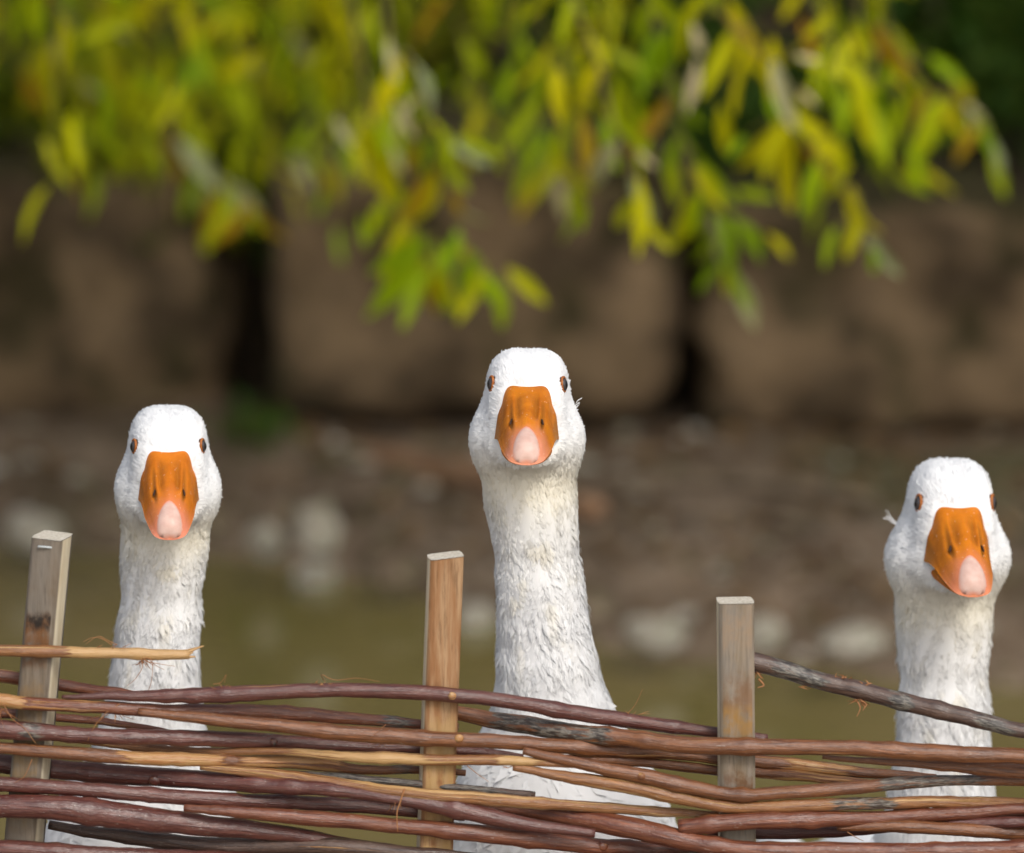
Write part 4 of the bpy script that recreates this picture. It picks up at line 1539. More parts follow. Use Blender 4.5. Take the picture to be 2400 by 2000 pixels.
    Nn = np.vstack(Ns)
    fnn = np.cross(V[T[:, 1]] - V[T[:, 0]], V[T[:, 2]] - V[T[:, 0]])
    flip = (fnn * Nn[T[:, 0]]).sum(1) < 0
    T[flip] = T[flip][:, ::-1]
    W = warp(V)
    me = mk_mesh('plumage', W, [T])
    attr(me, 'tint', np.concatenate(Tn))
    me.normals_split_custom_set_from_vertices(Nn.astype(np.float32))
    o = add('plumage', me, M['feather_tuft'], root)
    tag(o, kind='stuff')

    # beak
    V, F, s, gro = beak_upper()
    me = mk_mesh('upper_beak', warp(V, True), F)
    attr(me, 'along', s)
    attr(me, 'groove', gro)
    ub = add('upper_beak', me, M[beak], root)
    V, F, fade = beak_nail()
    me = mk_mesh('nail', warp(V, True), F)
    attr(me, 'fade', fade)
    add('nail', me, M['nail'], ub)
    for sgn in (-1, 1):
        q = sphere(8, 10)[0] * np.array([0.8, 3.6, 1.3]) / 1000
        rz = R(10 * sgn)
        rm = np.array([[math.cos(rz), -math.sin(rz), 0], [math.sin(rz), math.cos(rz), 0], [0, 0, 1]])
        tl2 = R(27)
        rm2 = np.array([[1, 0, 0], [0, math.cos(tl2), -math.sin(tl2)], [0, math.sin(tl2), math.cos(tl2)]])
        q = q @ rm.T @ rm2.T + np.array(hp(sgn * 10.9, 38.5, -21.6))
        add('nostril', mk_mesh('nostril', warp(q, True), sphere(8, 10)[1]), M['dark'], ub)
    V, F, s = beak_lower()
    me = mk_mesh('lower_beak', warp(V, True), F)
    attr(me, 'along', s * 0.8)
    attr(me, 'groove', np.zeros(len(V)))
    add('lower_beak', me, M[beak], root)

    # eyes with their orange lids
    for (ep, en) in EYES:
        fr = frame_of(en)
        V, F = sphere(20, 24)
        loc = V * np.array([4.1, 5.3, 4.6]) / 1000
        P = ep - en * 0.0009 + loc @ fr
        me = mk_mesh('eye', warp(P, True), F)
        attr(me, 'ed', np.hypot(V[:, 0], V[:, 1]))
        eo = add('eye', me, M['eye'], root)
        th = np.linspace(0, 2 * math.pi, 30, endpoint=False)
        ring = np.stack([np.cos(th) * 0.0039, np.sin(th) * 0.0051, np.full(30, 0.0012)], -1)
        ring[:, 1] += 0.0005 * np.abs(np.cos(th))
        ps = np.linspace(0, 2 * math.pi, 8, endpoint=False)
        rd = ring[:, None, :] * (1 + np.cos(ps) * 0.13)[None, :, None] * np.array([1, 1, 0]) + np.stack([np.zeros(8), np.zeros(8), 0.0011 + np.sin(ps) * 0.0010], -1)[None]
        rd = rd.reshape(-1, 3)
        i = np.arange(30)[:, None]
        j = np.arange(8)[None]
        Fq = np.stack([i * 8 + j, ((i + 1) % 30) * 8 + j, ((i + 1) % 30) * 8 + (j + 1) % 8, i * 8 + (j + 1) % 8], -1).reshape(-1, 4)
        P = ep - en * 0.0003 + rd @ fr
        add('eyelid', mk_mesh('eyelid', warp(P, True), [Fq]), M['eyelid'], eo)

    # legs with webbed feet
    for sgn in (-1, 1):
        leg = catmull(np.array([[sgn * 0.055, 0.26, 0.03], [sgn * 0.056, 0.265, -0.03], [sgn * 0.058, 0.245, -0.118]]), 8)
        parts = [tube(leg, np.linspace(0.011, 0.008, 8), 8)[:2]]
        toes = [np.array([sgn * 0.058 + dx, 0.245 - dy, -0.125]) for dx, dy in ((-0.035, 0.075), (0.0, 0.09), (0.035, 0.075))]
        for tp in toes:
            parts.append(tube(np.array([leg[-1], (leg[-1] + tp) / 2 + [0, 0, 0.003], tp]), np.array([0.006, 0.005, 0.003]), 6)[:2])
        web = np.array([leg[-1] + [0, 0, -0.004], *toes, *(t_ - [0, 0, 0.004] for t_ in toes), leg[-1] - [0, 0, 0.010]])
        parts.append((web, [np.array([[0, 2, 1], [0, 3, 2], [7, 4, 5], [7, 5, 6], [1, 2, 5], [1, 5, 4], [2, 3, 6], [2, 6, 5]])]))
        V, F = merge(parts)
        add('leg', mk_mesh('leg', (V - org_c) * scale, F), M['leg'], root)
    return root


def wld(px, py, Y):
    return atY(px, py, Y)


g1t = wld(395, 1052, 0.035)
g2t = wld(1236, 900, 0.0)
g3t = wld(2246, 1183, 0.11)
goose('white goose with its beak dipped, behind the broken peeled rod and the stapled stake', g1t, (wld(345, 1900, 0.2)[0], 0.29), 0.955,
      R(4), R(7), R(0.5), 'beak_a', 11, crown=1.12, cheek=0.97)
goose('tallest white goose, neck stretched straight up beside the orange wooden stake', g2t, (wld(1325, 1900, 0.2)[0], 0.27), 1.0,
      R(-0.5), R(-3), R(0.5), 'beak_b', 12, crown=1.12,
      wisp=[((0.0405, 0.035, 0.672), (0.7, -0.1, 0.45), 0.006, 4)])
goose('white goose with its head turned aside, behind the sloping dark rod and grey stake', g3t, (wld(2175, 1900, 0.3)[0], 0.37), 1.07,
      R(5), R(1), R(1), 'beak_c', 13, crown=1.3, cheek=1.05,
      wisp=[((-0.038, 0.045, 0.668), (-0.8, 0.0, 0.55), 0.009, 5)])

# ------------------------------------------------------------------ wattle fence
FY = -0.14                                # the row of stakes stands this far in front of the tall goose
fence = empty('wattle_fence', (0, FY, gz(0, FY)))
tag(fence, 'woven wattle fence of reddish brown willow rods on sawn wooden stakes', 'fence')
FL = np.array(fence.location)


def stake(top_l, top_r, bot_l, bot_r, depth, yaw, topslope, m, seed, extra_top=0.0):
    """front-face corners in the photo -> a sawn stake driven into the ground."""
    tl, tr = atY(*top_l, FY), atY(*top_r, FY)
    bl, br = atY(*bot_l, FY), atY(*bot_r, FY)
    w = np.linalg.norm(tr - tl)
    topc, botc = (tl + tr) / 2, (bl + br) / 2
    axis_ = topc - botc
    axis_ = axis_ / axis_[2]
    Hh = topc[2] + 0.12                   # driven in 12 cm
    nz, ns = 40, 6
    g = np.random.default_rng(seed)
    rows, fr, tp, sd = [], [], [], []
    w2, d2 = w / 2 / math.cos(yaw), depth / 2
    prof = []
    for k in range(ns + 1):
        prof.append((-1 + 2 * k / ns, -1))
    for k in range(1, 4):
        prof.append((1, -1 + 2 * k / 3))
    for k in range(1, ns + 1):
        prof.append((1 - 2 * k / ns, 1))
    for k in range(1, 3):
        prof.append((-1, 1 - 2 * k / 3))
    prof = np.array(prof, float)
    pn = len(prof)
    cy, sy = math.cos(yaw), math.sin(yaw)
    zs = np.linspace(0, -Hh, nz)
    V = []
    wob = np.cumsum(g.normal(0, 0.0006, (nz, pn)), 0)
    wob -= wob.mean(0)
    for zi, z in enumerate(zs):
        for pi, (px_, py_) in enumerate(prof):
            cr = 0.93 if abs(px_) == 1 and abs(py_) == 1 else 1.0
            x = px_ * w2 * cr * (1 + np.clip(wob[zi, pi] * 6, -0.05, 0.05))
            y = py_ * d2 * cr * (1 + np.clip(wob[zi, pi] * 6, -0.05, 0.05))
            X = x * cy - y * sy
            Y = x * sy + y * cy
            zz = z + (topslope * (x + w2) if zi == 0 else 0)
            V.append((X + axis_[0] * z, Y + axis_[1] * z * 0.0 + d2, zz))
            fr.append(1.0 if py_ == -1 and abs(px_) < 1 else 0.0)
            sd.append(1.0 if abs(py_) < 1 or (abs(px_) == 1 and py_ == -1 and False) else 0.0)
            tp.append(0.0)
    V = np.array(V)
    F = [grid_faces(nz, pn, True)[:, ::-1]]
    k = len(V)
    tring = V[:pn] + [0, 0, 0.0004]
    c = tring.mean(0)
    V = np.vstack([V, tring, c[None]])
    q = np.arange(pn)
    F.append(np.stack([k + q, k + (q + 1) % pn, np.full(pn, k + pn)], -1))
    fr += [0] * (pn + 1)
    sd += [0] * (pn + 1)
    tp += [1.0] * (pn + 1)
    me = mk_mesh('stake', V, F, smooth=False)
    attr(me, 'front', fr)
    attr(me, 'side', sd)
    attr(me, 'top', tp)
    o = add('stake', me, m, fence, Vector(topc - FL))
    return o, topc, axis_


RUST = (0.17, 0.065, 0.015)
BLACK = (0.015, 0.012, 0.010)
m1 = mat_stake('stake_grey_weathered', (0.13, 0.095, 0.062), (0.21, 0.165, 0.12),
               [(-0.088, -0.052, 0.006, RUST, 0.8), (-0.062, -0.050, 0.004, BLACK, 0.95), (-0.20, -0.10, 0.012, (0.24, 0.15, 0.06), 0.6), (-0.126, -0.118, 0.004, (0.1, 0.06, 0.03), 0.6)], 0.55)
m2 = mat_stake('stake_orange_wood', (0.27, 0.125, 0.050), (0.40, 0.25, 0.135), [(-0.4, -0.11, 0.02, (0.45, 0.30, 0.12), 0.6)], 0.0, R(16))
m3 = mat_stake('stake_pale_grey', (0.20, 0.145, 0.085), (0.30, 0.235, 0.17),
               [(-0.078, -0.050, 0.008, RUST, 0.55), (-0.095, -0.074, 0.006, (0.30, 0.16, 0.04), 0.8), (-0.14, -0.118, 0.006, (0.12, 0.05, 0.015), 0.8), (-0.03, -0.006, 0.006, (0.33, 0.22, 0.13), 0.5)], 0.75)
s1, s1top, s1ax = stake((82, 1262), (156, 1266), (24, 1980), (84, 1980), 0.026, R(-16), -0.06, m1, 1)
s1['label'] = 'grey weathered stake with a staple and a black stain'
s2, s2top, s2ax = stake((1003, 1318), (1083, 1310), (975, 1985), (1062, 1985), 0.020, R(11), 0.08, m2, 2)
s2['label'] = 'orange brown stake with slanting grain'
s3, s3top, s3ax = stake((1681, 1417), (1768, 1417), (1684, 1985), (1774, 1985), 0.022, R(4), 0.0, m3, 3)
s3['label'] = 'pale grey stake with rusty stains'
stake((-790, 1320), (-705, 1322), (-800, 1980), (-715, 1980), 0.024, R(5), 0.03, m3, 4)
stake((2600, 1350), (2690, 1352), (2605, 1980), (2695, 1980), 0.024, R(-6), 0.02, m1, 5)

# staple on the weathered stake
sp = [atY(90, 1283, FY) + [0, -0.0002, 0], atY(91, 1280, FY) + [0, -0.0014, 0], atY(111, 1282, FY) + [0, -0.0012, 0], atY(131, 1285, FY) + [0, 0.0004, 0], atY(132, 1287, FY) + [0, 0.0016, 0]]
V, F, _, _ = tube(np.array(sp), 0.0008, 6)
V = V + np.array([0, 0.0, 0])
add('staple', mk_mesh('staple', V - s1top, F), M['staple'], s1)

STX = {'0': -750.0, '1': 95.0, '2': 1025.0, '3': 1724.0, '4': 2648.0}


def crop_pts(lst):
    out = []
    for (c, x, y, th) in lst:
        x0 = {'A': 0, 'B': 800, 'C': 1600}[c]
        out.append((x0 + x / 2.625, 1400 + y / 2.625, th / 2.625))
    return out


def rod(m, pts, weave, lichen=(), peel=(), off=0.0, seed=0, ext_l=0, ext_r=0, raw=False, knots=(), label=None):
    """pts: photo centre line with thickness; weave: stake -> front / behind; off: extra depth."""
    p = np.array(pts if raw else crop_pts(pts), float)
    if ext_l:
        d = p[1] - p[0]
        d = d / abs(d[0])
        p = np.vstack([[p[0][0] - ext_l, p[0][1] - d[1] * ext_l * 0.5, p[0][2]], p])
    if ext_r:
        d = p[-1] - p[-2]
        d = d / abs(d[0])
        p = np.vstack([p, [p[-1][0] + ext_r, p[-1][1] + d[1] * ext_r * 0.5, p[-1][2]]])
    length = abs(p[-1][0] - p[0][0])
    n = max(16, int(length / 12))
    q = catmull(p, n)
    r = np.interp(q[:, 0], p[:, 0], p[:, 2]) * 0.5 * K * 3.87
    kx, kd = [], []
    for k in sorted(weave, key=lambda s_: STX[s_]):
        rr = np.interp(STX[k], q[:, 0], r)
        kx.append(STX[k])
        kd.append(-(rr + 0.0006) if weave[k] == 'f' else (0.0245 + rr))
    if kx:
        if len(kx) == 1:
            sgn = 0.010 if kd[0] < 0 else 0.008
            kx = [kx[0] - 420, kx[0] - 40, kx[0] + 40, kx[0] + 420]
            kd = [0.010, kd[0], kd[0], 0.010]
        dep = np.zeros(n)
        kx, kd = np.array(kx), np.array(kd)
        for i in range(n):
            x = q[i, 0]
            j = np.searchsorted(kx, x)
            if j == 0:
                dep[i] = kd[0]
            elif j == len(kx):
                dep[i] = kd[-1]
            else:
                t_ = (x - kx[j - 1]) / (kx[j] - kx[j - 1])
                t_ = t_ * t_ * (3 - 2 * t_)
                dep[i] = kd[j - 1] * (1 - t_) + kd[j] * t_
    else:
        dep = np.full(n, 0.012)
    dep = dep + off
    P = np.array([atY(x, y, FY + dd) for (x, y, _), dd in zip(q, dep)])
    g = np.random.default_rng(seed + 900)
    wig = np.cumsum(g.normal(0, 0.00012, (n, 3)), 0)
    wig -= np.linspace(0, 1, n)[:, None] * wig[-1]
    P = P + np.clip(wig, -0.0012, 0.0012)
    rr = r * (1 + 0.05 * np.sin(np.linspace(0, n / 6, n) + seed))
    for _ in range(max(2, n // 20)):                          # nodes along the rod
        c = g.integers(4, n - 4)
        rr = rr * (1 + g.uniform(0.08, 0.16) * np.exp(-((np.arange(n) - c) / 1.3) ** 2))
    sides = 14
    V, F, u, an = tube(P, rr, sides, 0.035, seed)
    b = P[0].copy()
    me = mk_mesh('rod', V - b, F)
    attr(me, 'u', u + seed * 1.37)
    attr(me, 'ca', np.cos(an))
    attr(me, 'sa', np.sin(an))
    xs = np.repeat(q[:, 0], sides)
    xs = np.concatenate([xs, [q[0, 0], q[-1, 0]]])
    li = np.zeros(len(V))
    for (x0, x1) in lichen:
        li = np.maximum(li, smooth(x0 - 50, x0 + 50, xs) * (1 - smooth(x1 - 50, x1 + 50, xs)))
    pe = np.zeros(len(V))
    for (x0, x1, a_) in peel:
        pe = np.maximum(pe, a_ * smooth(x0 - 30, x0 + 30, xs) * (1 - smooth(x1 - 30, x1 + 30, xs)))
    pe[-2:] = 1.0
    attr(me, 'lichen', li)
    attr(me, 'peel', pe)
    o = add('rod', me, M['rod_' + m], fence, Vector(b - FL))
    if label:
        o['label'] = label
    for (kx_, up) in knots:                                   # cut side-shoot scars
        i = int(np.argmin(np.abs(q[:, 0] - kx_)))
        kv, kf = sphere(8, 10)
        kv = kv * np.array([1.0, 0.55, 0.9]) * r[i] * 0.62 + P[i] + np.array([0, -r[i] * 0.86, r[i] * up])
        km = mk_mesh('knot', kv - b, kf)
        for nm, vals in (('u', kv[:, 0] * 3), ('ca', kv[:, 1] * 0), ('sa', kv[:, 2] * 60), ('lichen', kv[:, 0] * 0 + 0.75), ('peel', kv[:, 0] * 0 + 0.3)):
            attr(km, nm, vals)
        add('knot', km, M['rod_' + m], o)
    return o, q, P, r, b


rods = []


def rr_(*a, **k):
    k.setdefault('seed', len(rods) + 1)
    rods.append(rod(*a, **k))
    return rods[-1]


E = 500
# traced from the photograph, top to bottom
R1 = rr_('t', [('A', 0, 325, 72), ('A', 500, 335, 72), ('A', 800, 342, 74), ('A', 1000, 350, 72), ('A', 1165, 352, 60)], {'1': 'f'}, ext_l=400, peel=[(170, 480, 0.75)], label='broken rod with a peeled splintered end')
rr_('r', [('A', 0, 488, 84), ('A', 140, 508, 84), ('A', 400, 545, 82), ('A', 720, 590, 60), ('A', 900, 612, 44)], {'1': 'b'}, ext_l=E, peel=[(-50, 60, 0.25)])
R3 = rr_('p', [('A', 380, 612, 22), ('A', 600, 606, 52), ('A', 900, 610, 76), ('A', 1300, 600, 94), ('A', 1700, 580, 98), ('B', 0, 568, 95), ('B', 450, 582, 90), ('B', 800, 612, 94), ('B', 1100, 655, 96),
          ('B', 1500, 722, 98), ('B', 2000, 790, 86), ('C', 200, 828, 72), ('C', 520, 872, 60)], {'2': 'f', '3': 'b'}, peel=[(520, 760, 0.1)], knots=[(1056, 0.1)])
R4 = rr_('r', [('A', 0, 630, 88), ('A', 200, 655, 86), ('A', 400, 666, 76), ('A', 700, 682, 80), ('A', 1200, 702, 92), ('A', 1700, 710, 86), ('B', 0, 742, 82), ('B', 440, 778, 66), ('B', 720, 800, 50)],
         {'1': 'f', '2': 'b'}, ext_l=E, peel=[(-100, 60, 0.75), (60, 250, 0.35), (560, 900, 0.12)], lichen=[(870, 990)])
R5 = rr_('b', [('B', 640, 700, 92), ('B', 760, 722, 100), ('B', 1100, 780, 112), ('B', 1500, 838, 116), ('B', 1800, 865, 116), ('C', 0, 905, 114), ('C', 300, 912, 106), ('C', 1000, 922, 100), ('C', 1500, 952, 106), ('C', 2100, 978, 110)],
         {'2': 'b', '3': 'f'}, ext_r=E, lichen=[(1130, 1460)], label='rod with grey black lichen over half its length')
rr_('b', [('A', 850, 705, 50), ('A', 1300, 752, 76), ('A', 1700, 790, 90), ('B', 0, 832, 100), ('B', 450, 862, 100), ('B', 900, 882, 96), ('B', 1200, 905, 90), ('B', 1500, 925, 96), ('B', 1800, 942, 96), ('B', 2100, 966, 80), ('C', 200, 998, 60),
          ('C', 450, 1012, 84), ('C', 900, 1058, 86), ('C', 1200, 1084, 70), ('C', 1560, 1108, 40)], {'2': 'f', '3': 'b'}, peel=[(1840, 2000, 0.3)], knots=[(1080, 0.4)])
rr_('p', [('A', 0, 800, 118), ('A', 180, 818, 112), ('A', 400, 834, 100), ('A', 1000, 858, 100), ('A', 1600, 874, 98), ('B', 0, 902, 82), ('B', 440, 924, 76), ('B', 720, 938, 66), ('B', 920, 956, 54), ('B', 1120, 982, 34)],
    {'1': 'f', '2': 'b'}, ext_l=E, lichen=[(30, 130), (600, 660)], knots=[(640, 0.1)])
rr_('r', [('A', -100, 700, 70), ('A', 200, 722, 60), ('A', 400, 742, 54), ('A', 620, 764, 50), ('A', 860, 802, 40), ('A', 1060, 832, 30)], {'1': 'b'}, ext_l=E, off=0.004, peel=[(200, 330, 0.2)])
rr_('b', [('A', 0, 918, 72), ('A', 400, 946, 92), ('A', 800, 976, 82), ('A', 1000, 984, 82), ('A', 1500, 1004, 80), ('A', 2000, 1028, 88), ('B', 40, 1052, 62), ('B', 440, 1064, 56), ('B', 765, 1082, 42)],
    {'1': 'f', '2': 'b'}, ext_l=E, peel=[(290, 520, 0.45), (560, 800, 0.3)], lichen=[(900, 990)])
rr_('t', [('A', 430, 872, 50), ('A', 800, 918, 58), ('A', 1200, 948, 54), ('A', 1600, 952, 50), ('A', 1850, 958, 54), ('B', 0, 980, 64), ('B', 300, 992, 74), ('B', 600, 1004, 70), ('B', 1000, 1006, 68), ('B', 1300, 1024, 46), ('B', 1440, 1040, 24)],
    {'1': 'b', '2': 'f'}, peel=[(680, 1000, 0.3), (1180, 1250, 0.5)])
rr_('p', [('A', 0, 1030, 128), ('A', 300, 1062, 122), ('A', 700, 1100, 122), ('A', 1000, 1120, 130), ('A', 1500, 1152, 112), ('A', 2100, 1196, 86), ('B', 350, 1246, 84), ('B', 700, 1302, 108), ('B', 1100, 1390, 92), ('B', 1560, 1452, 58)],
    {'1': 'b', '2': 'f'}, ext_l=E, off=-0.004, knots=[(366, -0.15)])
rr_('t', [('A', 1230, 1046, 40), ('A', 1700, 1086, 74), ('A', 2100, 1142, 72), ('B', 400, 1196, 76), ('B', 1000, 1242, 86), ('B', 1500, 1276, 70), ('B', 2100, 1322, 56), ('C', 220, 1336, 36)], {'2': 'f'}, off=-0.004, peel=[(820, 1260, 0.1)])
rr_('g', [('A', 1780, 1082, 36), ('A', 2100, 1102, 46), ('B', 440, 1148, 50), ('B', 800, 1178, 46), ('B', 1190, 1218, 42)], {'2': 'f'}, off=0.006, lichen=[(690, 1200)])
rr_('p', [('A', 0, 1152, 92), ('A', 600, 1190, 100), ('A', 1000, 1220, 92), ('A', 1500, 1248, 92), ('A', 2100, 1276, 90), ('B', 420, 1314, 84), ('B', 760, 1350, 60)], {'1': 'f', '2': 'b'}, ext_l=E, off=-0.002)
rr_('r', [('B', 640, 1232, 50), ('B', 900, 1284, 90), ('B', 1300, 1332, 112), ('B', 1700, 1396, 134), ('B', 2100, 1484, 130), ('C', 300, 1532, 112), ('C', 1000, 1548, 110), ('C', 2100, 1544, 112)], {'2': 'b', '3': 'f'}, ext_r=E, off=-0.003)
rr_('p', [('A', 0, 1288, 150), ('A', 300, 1294, 160), ('A', 700, 1342, 162), ('A', 1200, 1402, 150), ('A', 1700, 1452, 104), ('A', 2100, 1502, 64), ('B', 360, 1548, 34)], {'1': 'f'}, ext_l=E, off=-0.004)
rr_('r', [('A', 1130, 1296, 50), ('A', 1700, 1342, 90), ('A', 2100, 1380, 98), ('B', 420, 1416, 100), ('B', 900, 1470, 106), ('B', 1500, 1534, 112), ('B', 2000, 1574, 110), ('C', 300, 1640, 100)], {'2': 'f', '3': 'b'}, knots=[(1404, 0.3)], peel=[(430, 540, 0.2)])
rr_('g', [('A', 300, 1400, 60), ('A', 460, 1432, 66), ('A', 800, 1482, 92), ('A', 1200, 1530, 102), ('A', 2100, 1545, 110), ('B', 400, 1580, 90), ('B', 900, 1620, 80)], {'1': 'b', '2': 'f'}, off=0.003)
rr_('p', [('A', 0, 1540, 112), ('A', 500, 1572, 112), ('A', 1000, 1600, 112), ('A', 2000, 1640, 100)], {'1': 'f'}, ext_l=E)
rr_('b', [('C', 860, 985, 26), ('C', 1500, 1032, 62), ('C', 2100, 1082, 100)], {'4': 'b'}, ext_r=E, off=-0.006)
rr_('b', [('B', 1380, 985, 30), ('B', 1800, 1012, 62), ('B', 2100, 1038, 68), ('C', 200, 1058, 62), ('C', 450, 1072, 70), ('C', 700, 1098, 70), ('C', 1050, 1132, 52), ('C', 1300, 1154, 36)], {'3': 'b'}, peel=[(1820, 2000, 0.3)])
rr_('b', [('B', 1120, 944, 50), ('B', 1500, 1030, 84), ('B', 1800, 1092, 94), ('B', 2100, 1164, 90), ('C', 250, 1214, 86), ('C', 700, 1196, 86), ('C', 1100, 1166, 80), ('C', 1500, 1132, 76), ('C', 2100, 1124, 70)], {'3': 'f', '4': 'b'}, ext_r=E, lichen=[(2030, 2330)], knots=[(1497, 0.1)])
rr_('t', [('B', 1060, 1046, 50), ('B', 1500, 1132, 84), ('B', 1900, 1202, 90), ('B', 2100, 1246, 86), ('C', 250, 1296, 76), ('C', 700, 1292, 78), ('C', 1100, 1278, 82), ('C', 1600, 1264, 80), ('C', 2100, 1272, 72)], {'3': 'f', '4': 'b'}, ext_r=E, lichen=[(1930, 2120)])
rr_('r', [('B', 2080, 1416, 112), ('C', 60, 1408, 110), ('C', 300, 1386, 102), ('C', 800, 1370, 110), ('C', 1300, 1350, 92), ('C', 1800, 1322, 80), ('C', 2100, 1302, 74)], {'3': 'f'}, ext_r=E, off=-0.002, label='rod with a cut grey end beside the pale grey stake')
rr_('p', [('C', 150, 1430, 70), ('C', 450, 1442, 82), ('C', 900, 1440, 80), ('C', 1300, 1414, 72), ('C', 1700, 1392, 72), ('C', 2100, 1386, 70)], {'3': 'b', '4': 'f'}, ext_r=E)
rr_('b', [('C', 950, 1420, 36), ('C', 1300, 1410, 78), ('C', 1700, 1430, 90), ('C', 2100, 1450, 92)], {'4': 'b'}, ext_r=E, off=-0.008)
R26 = rr_('g', [('C', 330, 372, 118), ('C', 460, 402, 120), ('C', 600, 440, 120), ('C', 800, 502, 120), ('C', 1200, 602, 112), ('C', 1500, 680, 108), ('C', 1800, 750, 106), ('C', 2100, 818, 100)], {'3': 'b', '4': 'f'}, ext_r=E,
          lichen=[(1780, 1960), (2060, 2160), (2260, 2400)], label='sloping dark rod with frayed orange bark')
rr_('r', [('C', 1300, 1290, 40), ('C', 1600, 1330, 60), ('C', 2100, 1345, 60)], {'4': 'f'}, ext_r=E, off=0.012)

# the weave goes on to left and right and down to the ground
g = np.random.default_rng(31)
for k in range(30):
    yy = 2030 + k * 52
    fl = k % 2
    w_ = {'0': 'f', '1': 'b', '2': 'f', '3': 'b', '4': 'f'} if fl else {'0': 'b', '1': 'f', '2': 'b', '3': 'f', '4': 'b'}
    th = g.uniform(34, 54)
    pts = [(x, yy + g.normal(0, 5), th * (1 - 0.25 * (x + 900) / 3700 * (1 if fl else -0.5))) for x in (-950, -400, 95, 600, 1025, 1400, 1724, 2200, 2650, 2850)]
    rr_(str(g.choice(['p', 'r', 'b', 'r', 'p'])), pts, w_, raw=True)
for k in range(7):                        # beyond the stakes that the photo shows
    yy = 1570 + k * 60
    rr_(str(g.choice(['p', 'r', 'b'])), [(-950, yy, 40), (-700, yy + g.normal(0, 8), 42), (-400, yy + 10, 40)], {'0': 'f' if k % 2 else 'b'}, raw=True)

# splintered end of the broken rod
o, q, P, r, b = R1
tipw = P[-1]
parts = []
g = np.random.default_rng(3)
for k in range(7):
    a = g.uniform(0, 2 * math.pi)
    st = tipw + np.array([-0.004, math.cos(a) * r[-1] * 0.5, math.sin(a) * r[-1] * 0.5])
    en = st + np.array([g.uniform(0.006, 0.014) + (0.006 if k == 0 else 0), 0, g.uniform(0.0, 0.006)])
    V, F, _, _ = tube(catmull(np.array([st, (st + en) / 2, en]), 6), np.linspace(r[-1] * 0.55, 0.0004, 6), 6)
    parts.append((V, F))
V, F = merge(parts)
me = mk_mesh('splinter', V - b, F)
for nm, val in (('u', 0.0), ('ca', 1.0), ('sa', 0.0), ('lichen', 0.0), ('peel', 1.0)):
    attr(me, nm, np.full(len(V), val))
add('splinter', me, M['rod_t'], o)


# frayed bark fibres hanging from the rods
def fibres(rodt, x, y, n, length, down, seed, thick=0.0004, spread=1.0):
    o, q, P, r, b = rodt
    i = int(np.argmin(np.abs(q[:, 0] - x)))
    Y = P[i][1] - r[i] * 0.7
    c = P[i] + np.array([0, -0.35 * r[i], (1 if down > 0 else -1) * r[i] * 0.86])
    g = np.random.default_rng(seed)
    n2 = n * 2
    base = c + np.stack([g.normal(0, 0.0022 * spread, n2), g.normal(0, 0.0006, n2), g.normal(0, 0.0005, n2)], -1)
    D = np.stack([g.normal(0, 1.1, n2) * spread, g.normal(0, 0.25, n2), down * g.uniform(0.1, 0.8, n2)], -1)
    Nn = np.stack([g.normal(0, 0.4, n2), -np.ones(n2), g.normal(0, 0.5, n2)], -1)
    V, F = leaf_scatter(base, D, Nn, length * g.uniform(0.2, 0.6, n2), g.uniform(0.0004, 0.0009, n2) * thick / 0.0005, 0.3, 0.35)
    o = add('bark_flakes', mk_mesh('bark_flakes', V - b, F), M['fibre'], o)
    tag(o, kind='stuff')


def strand(rodt, pts, seed, thick=0.00024):
    """one long loose bark fibre, drawn along photo points just in front of its rod."""
    o, q, P, r, b = rodt
    i = int(np.argmin(np.abs(q[:, 0] - pts[0][0])))
    Y = P[i][1] - r[i] * 0.8
    c = np.array([atY(x, y, Y - 0.002 * k) for k, (x, y) in enumerate(pts)])
    V, F, _, _ = tube(catmull(c, 16), np.linspace(thick * 1.3, thick * 0.6, 16), 5)
    add('bark_fibre', mk_mesh('bark_fibre', V - b, F), M['fibre'], o)


for k, pts in enumerate([[(330, 1541), (334, 1560), (322, 1585), (298, 1608)], [(338, 1541), (358, 1560), (356, 1590), (336, 1640)], [(345, 1541), (360, 1556), (385, 1570)],
                         [(332, 1541), (345, 1550), (372, 1556), (410, 1562)], [(275, 1512), (250, 1500), (235, 1492), (200, 1510)], [(262, 1512), (240, 1498), (212, 1496), (195, 1505)]]):
    strand(R1, pts, k)
strand(R3, [(500, 1604), (520, 1598), (530, 1582), (526, 1600)], 1)
strand(R3, [(760, 1596), (752, 1582), (775, 1592), (840, 1590), (890, 1598)], 2)
strand(R3, [(1470, 1674), (1490, 1650), (1506, 1616)], 3)
strand(R4, [(5, 1645), (25, 1680), (60, 1710), (85, 1745)], 4)
strand(R4, [(280, 1650), (240, 1680), (215, 1715), (205, 1738)], 5)
strand(R4, [(75, 1780), (60, 1815), (35, 1835)], 6)
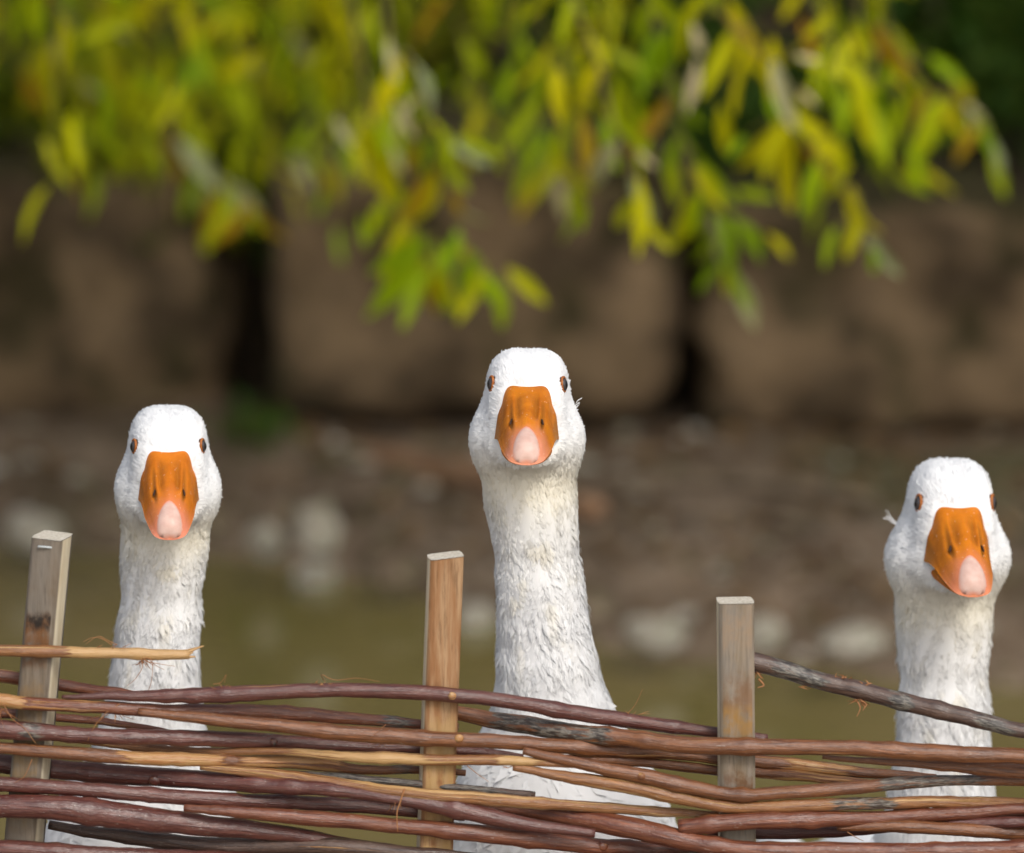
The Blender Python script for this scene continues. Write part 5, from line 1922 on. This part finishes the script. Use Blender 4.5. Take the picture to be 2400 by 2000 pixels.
strand(rods[5], [(905, 1698), (885, 1715), (868, 1730)], 7)
strand(rods[11], [(948, 1848), (938, 1880), (930, 1910), (932, 1950)], 8, 0.0006)
strand(rods[9], [(1095, 1795), (1120, 1815), (1145, 1832)], 9)
strand(R26, [(2010, 1645), (2016, 1660), (2008, 1680)], 10, 0.0005)
strand(R26, [(2018, 1643), (2030, 1652), (2022, 1666)], 11, 0.0005)
strand(R26, [(1778, 1592), (1790, 1606), (1776, 1612)], 12, 0.0007)
strand(rods[5], [(1890, 1790), (1880, 1800), (1876, 1812)], 13)
strand(rods[22], [(1985, 1950), (2010, 1965), (2025, 1972)], 14)
fibres(R1, 334, 1540, 7, 0.020, -1.0, 1, 0.0005)
fibres(R1, 265, 1512, 3, 0.016, 0.55, 2, 0.0005, 1.8)
fibres(R3, 520, 1604, 4, 0.010, 0.9, 3)
fibres(R3, 760, 1592, 5, 0.012, 0.6, 4, 0.0005, 1.8)
fibres(R4, 10, 1660, 4, 0.035, -0.9, 5, 0.0005)
fibres(R4, 260, 1655, 3, 0.030, -1.0, 6, 0.0005)
fibres(R26, 1776, 1592, 9, 0.013, -0.8, 7, 0.0007)
fibres(R26, 1900, 1612, 6, 0.010, -0.6, 8, 0.0006)
fibres(R26, 1970, 1576, 9, 0.011, 0.5, 9, 0.0007, 1.8)
fibres(R26, 2012, 1645, 7, 0.016, -0.9, 10, 0.0006, 0.6)
fibres(R26, 2030, 1594, 5, 0.009, 0.7, 11, 0.0006)
fibres(rods[5], 890, 1700, 2, 0.020, -0.9, 12)
fibres(rods[9], 1200, 1806, 4, 0.014, -1.0, 13, 0.0006)
fibres(rods[11], 935, 1870, 3, 0.028, -1.0, 14, 0.0006, 0.3)
fibres(R3, 1480, 1680, 3, 0.018, 0.9, 15)
fibres(rods[5], 1880, 1790, 4, 0.012, -0.8, 16)
fibres(rods[22], 2170, 1920, 5, 0.014, -0.9, 17, 0.0006)
fibres(rods[10], 70, 1880, 3, 0.03, -0.8, 18)
